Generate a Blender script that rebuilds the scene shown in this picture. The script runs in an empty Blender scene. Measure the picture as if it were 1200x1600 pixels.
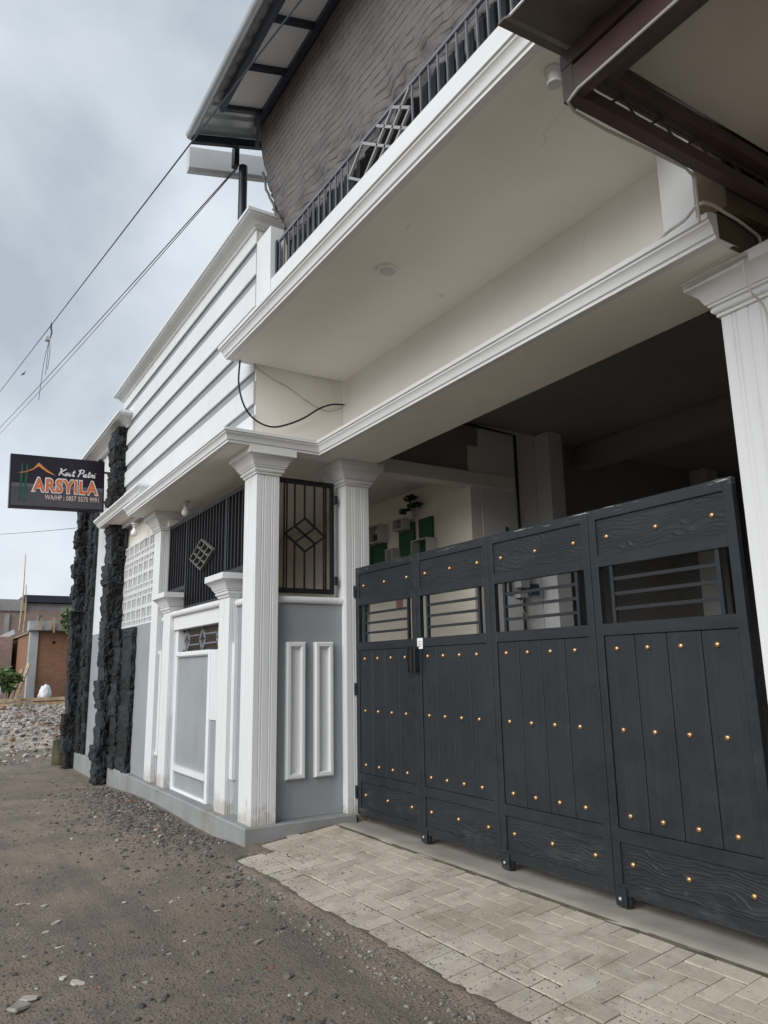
import bpy, bmesh, math, random
from mathutils import Vector, Matrix, noise
random.seed(7)
R = math.radians
sc = bpy.context.scene
COL = sc.collection

# ------------------------------------------------------------------ camera
CAM_P, CAM_Y, CAM_R = 0.208703, 1.0111215, -0.0183588
cp, sp = math.cos(CAM_P), math.sin(CAM_P)
fwd = Vector((-math.sin(CAM_Y)*cp, math.cos(CAM_Y)*cp, sp))
rgt0 = Vector((math.cos(CAM_Y), math.sin(CAM_Y), 0))
up0 = rgt0.cross(fwd)
c_, s_ = math.cos(CAM_R), math.sin(CAM_R)
rgt = rgt0*c_ + up0*s_
upv = up0*c_ - rgt0*s_
camd = bpy.data.cameras.new('camera')
camd.sensor_fit = 'VERTICAL'; camd.sensor_height = 36.0; camd.sensor_width = 27.0
camd.lens = 36.0*1154.74/1600.0
camd.clip_start = 0.05; camd.clip_end = 2000
cam = bpy.data.objects.new('camera', camd); COL.objects.link(cam)
cam.matrix_world = Matrix(((rgt.x, upv.x, -fwd.x, 0), (rgt.y, upv.y, -fwd.y, 0), (rgt.z, upv.z, -fwd.z, 1.5), (0, 0, 0, 1)))
sc.camera = cam

# ------------------------------------------------------------------ light
SUN_EL, SUN_AZ = R(29), R(160)           # azimuth measured from +Y towards +X
w = bpy.data.worlds.new('World'); sc.world = w; w.use_nodes = True
nt = w.node_tree; nt.nodes.clear()
def N(t, **k):
    n = nt.nodes.new(t)
    for a, b in k.items(): setattr(n, a, b)
    return n
out = N('ShaderNodeOutputWorld')
sky = N('ShaderNodeTexSky'); sky.sky_type = 'NISHITA'; sky.sun_disc = False
sky.sun_elevation = SUN_EL; sky.sun_rotation = SUN_AZ
bg1 = N('ShaderNodeBackground'); bg1.inputs[1].default_value = 0.1
nt.links.new(sky.outputs[0], bg1.inputs[0])
tc = N('ShaderNodeTexCoord')
mp = N('ShaderNodeMapping'); mp.inputs['Scale'].default_value = (1.0, 1.0, 1.35)
nt.links.new(tc.outputs['Generated'], mp.inputs[0])
n1 = N('ShaderNodeTexNoise'); n1.inputs['Scale'].default_value = 2.6; n1.inputs['Detail'].default_value = 5; n1.inputs['Roughness'].default_value = .5; n1.inputs['Distortion'].default_value = .3
nt.links.new(mp.outputs[0], n1.inputs[0])
cr = N('ShaderNodeValToRGB')
cr.color_ramp.elements[0].position = .35; cr.color_ramp.elements[0].color = (.255, .293, .33, 1)
cr.color_ramp.elements[1].position = .66; cr.color_ramp.elements[1].color = (.44, .472, .503, 1)
nt.links.new(n1.outputs[0], cr.inputs[0])
bg2 = N('ShaderNodeBackground'); bg2.inputs[1].default_value = 1.0
nt.links.new(cr.outputs[0], bg2.inputs[0])
mx = N('ShaderNodeMixShader'); mx.inputs[0].default_value = .93
nt.links.new(bg1.outputs[0], mx.inputs[1]); nt.links.new(bg2.outputs[0], mx.inputs[2]); nt.links.new(mx.outputs[0], out.inputs[0])

sund = bpy.data.lights.new('sun', 'SUN'); sund.energy = 1.5; sund.angle = R(48); sund.color = (1, .985, .96)
sun = bpy.data.objects.new('sun', sund); COL.objects.link(sun)
sd = Vector((math.cos(SUN_EL)*math.sin(SUN_AZ), math.cos(SUN_EL)*math.cos(SUN_AZ), math.sin(SUN_EL)))
sun.rotation_euler = (-sd).to_track_quat('-Z', 'Y').to_euler(); sun.location = sd*30

sc.view_settings.view_transform = 'Standard'; sc.view_settings.look = 'None'
sc.view_settings.exposure = 0.88; sc.view_settings.gamma = 1.0; sc.view_settings.use_curve_mapping = False
sc.cycles.max_bounces = 12; sc.cycles.diffuse_bounces = 5

# ------------------------------------------------------------------ materials
M = {}
def newmat(name):
    m = bpy.data.materials.new(name); m.use_nodes = True
    t = m.node_tree; b = t.nodes['Principled BSDF']
    M[name] = m
    return m, t, b
def mixc(t, fac, a, b, blend='MIX'):
    n = t.nodes.new('ShaderNodeMix'); n.data_type = 'RGBA'; n.blend_type = blend
    for sock, v in ((n.inputs[0], fac), (n.inputs[6], a), (n.inputs[7], b)):
        if hasattr(v, 'is_linked') or isinstance(v, bpy.types.NodeSocket): t.links.new(v, sock)
        elif isinstance(v, (int, float)): sock.default_value = v
        else: sock.default_value = (v[0], v[1], v[2], 1)
    return n.outputs[2]
def noisen(t, vec, scale, detail=4, rough=.55, dist=0):
    n = t.nodes.new('ShaderNodeTexNoise'); n.inputs['Scale'].default_value = scale; n.inputs['Detail'].default_value = detail
    n.inputs['Roughness'].default_value = rough; n.inputs['Distortion'].default_value = dist
    if vec is not None: t.links.new(vec, n.inputs['Vector'])
    return n.outputs[0]
def ramp(t, v, a, b):
    n = t.nodes.new('ShaderNodeMapRange'); n.inputs[1].default_value = a; n.inputs[2].default_value = b
    n.interpolation_type = 'SMOOTHSTEP'
    t.links.new(v, n.inputs[0]); return n.outputs[0]
def mapping(t, vec, scale=(1, 1, 1), rot=(0, 0, 0)):
    n = t.nodes.new('ShaderNodeMapping'); n.inputs['Scale'].default_value = scale; n.inputs['Rotation'].default_value = rot
    t.links.new(vec, n.inputs[0]); return n.outputs[0]
def mathn(t, op, a, b=0.0):
    n = t.nodes.new('ShaderNodeMath'); n.operation = op
    for s, v in ((n.inputs[0], a), (n.inputs[1], b)):
        if isinstance(v, bpy.types.NodeSocket): t.links.new(v, s)
        else: s.default_value = v
    return n.outputs[0]
def bumpn(t, b, h, strength, dist=.01):
    n = t.nodes.new('ShaderNodeBump'); n.inputs['Strength'].default_value = strength; n.inputs['Distance'].default_value = dist
    t.links.new(h, n.inputs['Height']); t.links.new(n.outputs[0], b.inputs['Normal'])
def posn(t): return t.nodes.new('ShaderNodeNewGeometry').outputs['Position']
def cracks(t, p, c, col, amt, scale=1.1):
    vo_ = t.nodes.new('ShaderNodeTexVoronoi'); vo_.feature = 'DISTANCE_TO_EDGE'; vo_.inputs['Scale'].default_value = scale
    nn = t.nodes.new('ShaderNodeTexNoise'); nn.inputs['Scale'].default_value = 5; nn.inputs['Detail'].default_value = 5; t.links.new(p, nn.inputs['Vector'])
    ad = t.nodes.new('ShaderNodeVectorMath'); ad.operation = 'MULTIPLY_ADD'; ad.inputs[1].default_value = (.22, .22, .22)
    t.links.new(nn.outputs['Color'], ad.inputs[0]); t.links.new(p, ad.inputs[2]); t.links.new(ad.outputs[0], vo_.inputs['Vector'])
    ln_ = ramp(t, vo_.outputs['Distance'], .0055, .0015)
    msk = ramp(t, noisen(t, p, 1.3, 4), .56, .66)
    return mixc(t, mathn(t, 'MULTIPLY', mathn(t, 'MULTIPLY', ln_, msk), amt), c, col)
def plain(name, col, rough=.6, var=.1, scale=2.5, bump=.15, bscale=70, metal=0, dirt=None, dirt_amt=.35, streak=False, rnd=0, bdist=.004, spec=.4):
    m, t, b = newmat(name)
    p = posn(t)
    lo = tuple(c*(1-var) for c in col); hi = tuple(min(.95, c*(1+var)) for c in col)
    c = mixc(t, ramp(t, noisen(t, p, scale, 5), .3, .7), lo, hi)
    if dirt:
        v = mapping(t, p, (6, 6, .5)) if streak else p
        f = ramp(t, noisen(t, v, 1.6, 6, .62), .54, .8)
        c = mixc(t, mathn(t, 'MULTIPLY', f, dirt_amt), c, dirt)
    if name in CRACKED: c = cracks(t, p, c, tuple(q*.5 for q in col), .4)
    if rnd:
        oi = t.nodes.new('ShaderNodeObjectInfo')
        mr = t.nodes.new('ShaderNodeMapRange'); mr.inputs[3].default_value = 1-rnd; mr.inputs[4].default_value = 1+rnd
        t.links.new(oi.outputs['Random'], mr.inputs[0])
        cc = t.nodes.new('ShaderNodeCombineColor')
        for i in range(3): t.links.new(mr.outputs[0], cc.inputs[i])
        c = mixc(t, 1.0, c, cc.outputs[0], 'MULTIPLY')
    t.links.new(c, b.inputs['Base Color'])
    b.inputs['Roughness'].default_value = rough; b.inputs['Metallic'].default_value = metal
    b.inputs['Specular IOR Level'].default_value = spec
    if bump: bumpn(t, b, noisen(t, p, bscale, 3), bump, bdist)
    return m

CRACKED = {'soffit_paint', 'beam_cream', 'white_paint', 'grey_paint', 'plinth_grey', 'neighbour_soffit'}
WHITE = (.675, .685, .69)
plain('white_paint', WHITE, .55, .035, 1.3, .12, 60, dirt=(.47, .46, .43), dirt_amt=.28, streak=True)
plain('white_trim', (.695, .70, .705), .5, .03, 1.6, .10, 50, dirt=(.5, .49, .46), dirt_amt=.3)
plain('soffit_paint', (.82, .785, .72), .75, .06, .8, .12, 35, dirt=(.52, .47, .40), dirt_amt=.45)
plain('cream_wall', (.80, .74, .64), .7, .06, .9, .1, 40, dirt=(.5, .44, .36), dirt_amt=.3)
plain('grey_paint', (.285, .302, .312), .55, .06, 1.4, .14, 55, dirt=(.19, .195, .19), dirt_amt=.4, streak=True)
plain('plinth_grey', (.25, .258, .255), .7, .12, 2.2, .25, 45, dirt=(.20, .15, .095), dirt_amt=.85)
plain('groove_grey', (.27, .285, .30), .6, .05, 2, .1, 50)
plain('interior_grey', (.62, .615, .60), .7, .08, .8, .1, 40, dirt=(.28, .27, .25), dirt_amt=.4)
plain('black_steel', (.012, .012, .014), .45, .2, 5, .05, 90)
plain('navy_steel', (.022, .028, .042), .4, .2, 3, .05, 60)
plain('rail_steel', (.15, .155, .175), .4, .15, 4, .05, 60)
plain('navy_back', (.006, .007, .013), .5, .2, 3, .05, 60)
plain('zinc_sheet', (.45, .47, .49), .38, .12, 3, .05, 30, metal=.55, dirt=(.3, .29, .27), dirt_amt=.3)
plain('dark_sheet', (.13, .115, .10), .55, .2, 3, .1, 30, dirt=(.06, .05, .045), dirt_amt=.6)
plain('brown_steel', (.080, .048, .044), .5, .18, 4, .12, 60, dirt=(.02, .016, .015), dirt_amt=.5)
plain('brown_plaster', (.085, .058, .038), .8, .25, 2.5, .3, 30, dirt=(.16, .115, .06), dirt_amt=.7)
plain('neighbour_soffit', (.52, .48, .43), .8, .12, .9, .12, 30, dirt=(.36, .32, .28), dirt_amt=.5)
plain('floor_tile', (.55, .53, .49), .35, .06, 1.5, .1, 40)
plain('concrete', (.33, .305, .265), .85, .16, 2.5, .4, 50, dirt=(.24, .21, .17), dirt_amt=.7, bdist=.006)
plain('far_concrete', (.30, .30, .29), .85, .2, 1.2, .3, 20, dirt=(.14, .14, .13), dirt_amt=.7)
plain('far_grey', (.36, .37, .38), .8, .12, 1.2, .2, 20, dirt=(.2, .2, .2), dirt_amt=.5)
plain('lava_stone', (.017, .0185, .021), .66, .5, 9, 1.0, 34, rnd=.75, bdist=.04)
plain('ornament_pale', (.30, .30, .31), .45, .1, 6, 0)
plain('shaded_white', (.50, .51, .52), .5, .06, 3, .05, 40)  # white box gutter greyed: the shadow on its face is put into the colour
plain('beam_cream', (.82, .80, .75), .6, .05, 1.0, .12, 45, dirt=(.55, .50, .42), dirt_amt=.3)
plain('ornament_grey', (.13, .125, .115), .45, .1, 6, 0)
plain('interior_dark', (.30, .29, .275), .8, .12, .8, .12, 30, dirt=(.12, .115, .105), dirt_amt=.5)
plain('meter_wall', (.78, .775, .76), .6, .05, 1.0, .1, 40)
plain('brass', (.60, .37, .19), .3, .1, 20, .05, 80, metal=.9)
plain('bamboo', (.42, .30, .18), .6, .25, 6, .15, 40, rnd=.25)
plain('timber', (.34, .26, .18), .75, .25, 6, .3, 40, rnd=.3)
plain('sack', (.66, .67, .67), .6, .12, 6, .4, 25, dirt=(.4, .38, .35), dirt_amt=.5)
plain('barrel_paint', (.05, .05, .03), .6, .3, 6, .2, 40, dirt=(.14, .08, .02), dirt_amt=.8)
plain('cable_black', (.008, .008, .008), .5, .1, 5, 0)
plain('cable_white', (.5, .48, .43), .5, .1, 5, 0)
plain('wire_grey', (.05, .055, .065), .6, .1, 5, 0)
plain('pot_white', (.55, .55, .54), .4, .05, 5, 0)
plain('leaf_dark', (.03, .055, .02), .5, .35, 18, .1, 40)
plain('leaf_far', (.06, .11, .03), .5, .35, 6, .1, 40)
plain('shelf_green', (.022, .095, .034), .5, .08, 4, .05, 40)
plain('shelf_white', (.6, .58, .55), .5, .05, 4, .05, 40)
plain('meter_grey', (.45, .46, .46), .4, .05, 5, 0)
plain('meter_blue', (.06, .08, .12), .35, .05, 5, 0)
plain('sticker', (.78, .78, .76), .5, .05, 9, 0)
plain('warn_red', (.42, .22, .20), .5, .1, 9, 0)
plain('sign_dark', (.017, .012, .023), .3, .15, 3, 0)
plain('sign_grey', (.075, .07, .078), .3, .12, 3, 0)
plain('sign_line', (.12, .11, .12), .3, .1, 3, 0)
plain('sign_orange', (.62, .16, .055), .35, .06, 6, 0)
plain('sign_chevron', (.62, .24, .08), .35, .06, 6, 0)
plain('sign_white', (.74, .72, .71), .35, .04, 6, 0)
plain('sign_pale', (.60, .47, .44), .35, .04, 6, 0)
plain('sign_green', (.018, .085, .055), .35, .1, 6, 0)
plain('bird_dark', (.04, .04, .045), .7, .1, 5, 0)
plain('rubble_dust', (.36, .315, .27), .95, .3, 5, .5, 30, dirt=(.24, .17, .12), dirt_amt=.8)
plain('debris_pale', (.38, .345, .30), .8, .15, 12, .3, 50, rnd=.3)
m, t, b = newmat('bulb_glass'); b.inputs['Base Color'].default_value = (.82, .82, .80, 1); b.inputs['Roughness'].default_value = .15
n = noisen(t, posn(t), 8); t.links.new(mixc(t, n, (.80, .80, .78), (.84, .84, .82)), b.inputs['Base Color'])

# fluted column paint: fine vertical brush streaks
m, t, b = newmat('column_paint')
p = posn(t)
f = ramp(t, noisen(t, mapping(t, p, (60, 60, 1.2)), 1, 4), .45, .75)
f2 = ramp(t, noisen(t, mapping(t, p, (9, 9, 1.1)), 1, 6, .65), .55, .8)
c = mixc(t, mathn(t, 'MULTIPLY', f, .35), (.695, .70, .705), (.61, .615, .62))
c = mixc(t, mathn(t, 'MULTIPLY', f2, .38), c, (.42, .41, .38))
sepz = t.nodes.new('ShaderNodeSeparateXYZ'); t.links.new(p, sepz.inputs[0])
spl = mathn(t, 'SUBTRACT', mathn(t, 'MULTIPLY', noisen(t, p, 7, 6, .7), .75), sepz.outputs[2])
c = mixc(t, mathn(t, 'MULTIPLY', ramp(t, spl, .05, .28), .55), c, (.30, .25, .19))   # mud splashes
t.links.new(c, b.inputs['Base Color']); b.inputs['Roughness'].default_value = .5
bumpn(t, b, noisen(t, mapping(t, p, (90, 90, 3)), 1, 3), .25, .004)

# gate paint: charcoal, wood-grain relief, scuffs
def gate_mat(name, horiz, relief):
    m, t, b = newmat(name)
    p = posn(t)
    sv = (1.0, 1.0, 5.0) if horiz else (30, 30, 1.3)
    g = noisen(t, mapping(t, p, sv), 3.0 if horiz else 1.0, 4, .6, .6)
    base = mixc(t, ramp(t, noisen(t, p, 2.2, 5), .3, .7), (.0128, .0155, .0192), (.0185, .0218, .0260))
    base = mixc(t, mathn(t, 'MULTIPLY', ramp(t, g, .45, .7), .35), base, (.028, .032, .037))
    sc_ = ramp(t, noisen(t, mapping(t, p, (14, 14, 5)), 1.6, 7, .75), .60, .74)
    base = mixc(t, mathn(t, 'MULTIPLY', sc_, .45), base, (.085, .088, .09))
    sc2 = ramp(t, noisen(t, mapping(t, p, (38, 38, 3.5)), 1.0, 5, .7), .68, .74)
    sc3 = ramp(t, noisen(t, p, 2.1, 3), .52, .66)
    base = mixc(t, mathn(t, 'MULTIPLY', mathn(t, 'MULTIPLY', sc2, sc3), .6), base, (.17, .17, .17))
    sep = t.nodes.new('ShaderNodeSeparateXYZ'); t.links.new(p, sep.inputs[0])
    low = ramp(t, noisen(t, mapping(t, p, (2, 2, 7)), 2.0, 6, .7), .5, .75)
    lowz = t.nodes.new('ShaderNodeMapRange'); lowz.inputs[1].default_value = .55; lowz.inputs[2].default_value = .1
    t.links.new(sep.outputs[2], lowz.inputs[0])
    base = mixc(t, mathn(t, 'MULTIPLY', mathn(t, 'MULTIPLY', low, lowz.outputs[0]), .4), base, (.13, .12, .105))   # splashed road dust
    # chipped paint along the top rail
    ch = ramp(t, noisen(t, mapping(t, p, (3.0, 1, 55)), 1.0, 5, .7), .60, .66)
    chz = t.nodes.new('ShaderNodeMapRange'); chz.inputs[1].default_value = 2.50; chz.inputs[2].default_value = 2.525
    t.links.new(sep.outputs[2], chz.inputs[0])
    base = mixc(t, mathn(t, 'MULTIPLY', ch, chz.outputs[0]), base, (.45, .45, .45))
    t.links.new(base, b.inputs['Base Color']); t.links.new(mixc(t, ramp(t, noisen(t, p, 5, 6, .7), .35, .7), (.40,)*3, (.66,)*3), b.inputs['Roughness'])
    b.inputs['Specular IOR Level'].default_value = .45
    if relief:
        wv = t.nodes.new('ShaderNodeTexWave'); wv.wave_type = 'BANDS'; wv.bands_direction = 'Z'
        wv.inputs['Scale'].default_value = 14; wv.inputs['Distortion'].default_value = 3.0; wv.inputs['Detail'].default_value = 1.5
        wv.inputs['Detail Scale'].default_value = .32; wv.inputs['Detail Roughness'].default_value = .4
        nz = t.nodes.new('ShaderNodeTexNoise'); nz.inputs['Scale'].default_value = 1.0; nz.inputs['Detail'].default_value = 2; t.links.new(mapping(t, p, (2.2, 1, 6)), nz.inputs['Vector'])
        va = t.nodes.new('ShaderNodeVectorMath'); va.operation = 'MULTIPLY_ADD'; va.inputs[1].default_value = (0, 0, .22)
        t.links.new(nz.outputs['Color'], va.inputs[0]); t.links.new(p, va.inputs[2]); t.links.new(va.outputs[0], wv.inputs['Vector'])
        fade = ramp(t, noisen(t, mapping(t, p, (2.5, 1, 9)), 1.0, 3), .34, .60)
        bumpn(t, b, mathn(t, 'MULTIPLY', ramp(t, wv.outputs['Fac'], .45, .95), fade), .42, .010)
    else:
        bumpn(t, b, g, .25, .006)
gate_mat('gate_frame_paint', True, False)
gate_mat('gate_plank_paint', False, False)
gate_mat('gate_panel_paint', True, True)

# pavers
m, t, b = newmat('paver_concrete')
p = posn(t)
oi = t.nodes.new('ShaderNodeObjectInfo')
c = mixc(t, oi.outputs['Random'], (.40, .348, .28), (.51, .45, .37))
c = mixc(t, mathn(t, 'MULTIPLY', ramp(t, noisen(t, p, 9, 6, .65), .45, .7), .45), c, (.28, .245, .195))
c = mixc(t, mathn(t, 'MULTIPLY', ramp(t, noisen(t, p, 1.1, 5, .6), .50, .72), .55), c, (.25, .20, .145))
c = mixc(t, mathn(t, 'MULTIPLY', ramp(t, noisen(t, p, 90, 2), .60, .72), .6), c, (.17, .155, .13))
c = mixc(t, mathn(t, 'MULTIPLY', ramp(t, noisen(t, p, 3.5, 7, .72), .52, .66), .55), c, (.235, .185, .135))
c = mixc(t, mathn(t, 'MULTIPLY', ramp(t, noisen(t, p, 2.3, 5, .6), .60, .72), .4), c, (.55, .52, .47))
t.links.new(c, b.inputs['Base Color']); b.inputs['Roughness'].default_value = .88
bumpn(t, b, noisen(t, p, 70, 5, .7), .55, .006)
# bedding sand / joint fill
plain('joint_sand', (.12, .098, .072), .95, .3, 9, .6, 60, bdist=.01)

# dirt road
m, t, b = newmat('dirt')
p = posn(t)
c = mixc(t, ramp(t, noisen(t, p, .55, 6, .6), .35, .65), (.200, .155, .116), (.275, .216, .162))
c = mixc(t, ramp(t, noisen(t, p, 1.5, 7, .7), .42, .68), c, (.155, .130, .107))
c = mixc(t, mathn(t, 'MULTIPLY', ramp(t, noisen(t, p, 3.1, 6, .65), .55, .75), .55), c, (.32, .26, .20))
c = mixc(t, mathn(t, 'MULTIPLY', ramp(t, noisen(t, mapping(t, p, (.9, 1.3, 1)), .8, 4), .62, .74), .5), c, (.20, .115, .065))
c = mixc(t, mathn(t, 'MULTIPLY', ramp(t, noisen(t, mapping(t, p, (.22, 2.0, 1)), 1.3, 5, .6), .50, .64), .55), c, (.115, .098, .084))   # compacted wheel tracks
vo = t.nodes.new('ShaderNodeTexVoronoi'); vo.inputs['Scale'].default_value = 42; t.links.new(p, vo.inputs['Vector'])
pebc = t.nodes.new('ShaderNodeSeparateColor'); t.links.new(vo.outputs['Color'], pebc.inputs[0])
peb = ramp(t, vo.outputs['Distance'], .42, .25)
sel = ramp(t, pebc.outputs[0], .62, .8)
pc = mixc(t, pebc.outputs[1], (.075, .072, .07), (.27, .25, .225))
c = mixc(t, mathn(t, 'MULTIPLY', mathn(t, 'MULTIPLY', peb, sel), .75), c, pc)
vo2 = t.nodes.new('ShaderNodeTexVoronoi'); vo2.inputs['Scale'].default_value = 120; t.links.new(p, vo2.inputs['Vector'])
s2 = t.nodes.new('ShaderNodeSeparateColor'); t.links.new(vo2.outputs['Color'], s2.inputs[0])
c = mixc(t, mathn(t, 'MULTIPLY', ramp(t, s2.outputs[0], .8, .95), .5), c, mixc(t, s2.outputs[1], (.06, .055, .05), (.3, .28, .25)))
t.links.new(c, b.inputs['Base Color']); b.inputs['Roughness'].default_value = .93
h = mathn(t, 'ADD', noisen(t, p, 28, 7, .75), mathn(t, 'MULTIPLY', peb, .5))
bumpn(t, b, h, .9, .02)

# loose stones take their colour from the 'tint' attribute
m, t, b = newmat('gravel')
at = t.nodes.new('ShaderNodeAttribute'); at.attribute_name = 'tint'
c = mixc(t, mathn(t, 'MULTIPLY', noisen(t, posn(t), 60, 4), .5), at.outputs['Color'], (.10, .085, .07))
t.links.new(c, b.inputs['Base Color']); b.inputs['Roughness'].default_value = .9
bumpn(t, b, noisen(t, posn(t), 120, 3), .4, .004)

# shade net
m, t, b = newmat('net_cloth')
p = posn(t)
wv = t.nodes.new('ShaderNodeTexWave'); wv.wave_type = 'BANDS'; wv.bands_direction = 'Z'
wv.inputs['Scale'].default_value = 3.8; wv.inputs['Distortion'].default_value = .22; wv.inputs['Detail'].default_value = 2; wv.inputs['Detail Scale'].default_value = .8
t.links.new(p, wv.inputs['Vector'])
ln = ramp(t, wv.outputs['Fac'], .14, .02)
weave = noisen(t, mapping(t, p, (160, 160, 12)), 1, 2)
c = mixc(t, weave, (.105, .099, .097), (.165, .155, .150))
c = mixc(t, mathn(t, 'MULTIPLY', ramp(t, noisen(t, mapping(t, p, (1, 1, 1.6)), 2.6, 6, .65), .42, .68), .55), c, (.07, .065, .063))
tick = ramp(t, noisen(t, mapping(t, p, (26, 26, 5)), 1, 2), .58, .70)
c = mixc(t, mathn(t, 'MULTIPLY', tick, .35), c, (.04, .038, .037))
brk = ramp(t, noisen(t, mapping(t, p, (7, 7, 7)), 1, 4), .30, .55)
c = mixc(t, mathn(t, 'MULTIPLY', mathn(t, 'MULTIPLY', ln, brk), .75), c, (.02, .019, .02))
t.links.new(c, b.inputs['Base Color']); b.inputs['Roughness'].default_value = .75
bumpn(t, b, mathn(t, 'SUBTRACT', noisen(t, mapping(t, p, (3, 3, 10)), 1.5, 4), mathn(t, 'MULTIPLY', ln, .15)), .45, .03)

# far brickwork (too small to pick apart)
def brick_mat(name, c1, c2, mortar, stain):
    m, t, b = newmat(name)
    p = posn(t); sep = t.nodes.new('ShaderNodeSeparateXYZ'); t.links.new(p, sep.inputs[0])
    cb = t.nodes.new('ShaderNodeCombineXYZ')
    t.links.new(mathn(t, 'ADD', sep.outputs[0], sep.outputs[1]), cb.inputs[0]); t.links.new(sep.outputs[2], cb.inputs[1])
    br = t.nodes.new('ShaderNodeTexBrick'); br.inputs['Scale'].default_value = 1.0
    br.inputs['Brick Width'].default_value = .24; br.inputs['Row Height'].default_value = .075; br.inputs['Mortar Size'].default_value = .011
    br.inputs['Color1'].default_value = (*c1, 1); br.inputs['Color2'].default_value = (*c2, 1); br.inputs['Mortar'].default_value = (*mortar, 1)
    t.links.new(cb.outputs[0], br.inputs['Vector'])
    c = mixc(t, mathn(t, 'MULTIPLY', ramp(t, noisen(t, p, 1.1, 6, .65), .45, .7), .6), br.outputs['Color'], stain)
    t.links.new(c, b.inputs['Base Color']); b.inputs['Roughness'].default_value = .9
    bumpn(t, b, br.outputs['Fac'], -.6, .02)
brick_mat('brick_fresh', (.28, .12, .066), (.20, .088, .05), (.22, .155, .11), (.14, .075, .045))
brick_mat('brick_old', (.33, .20, .165), (.25, .16, .135), (.28, .26, .24), (.17, .155, .14))

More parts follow.
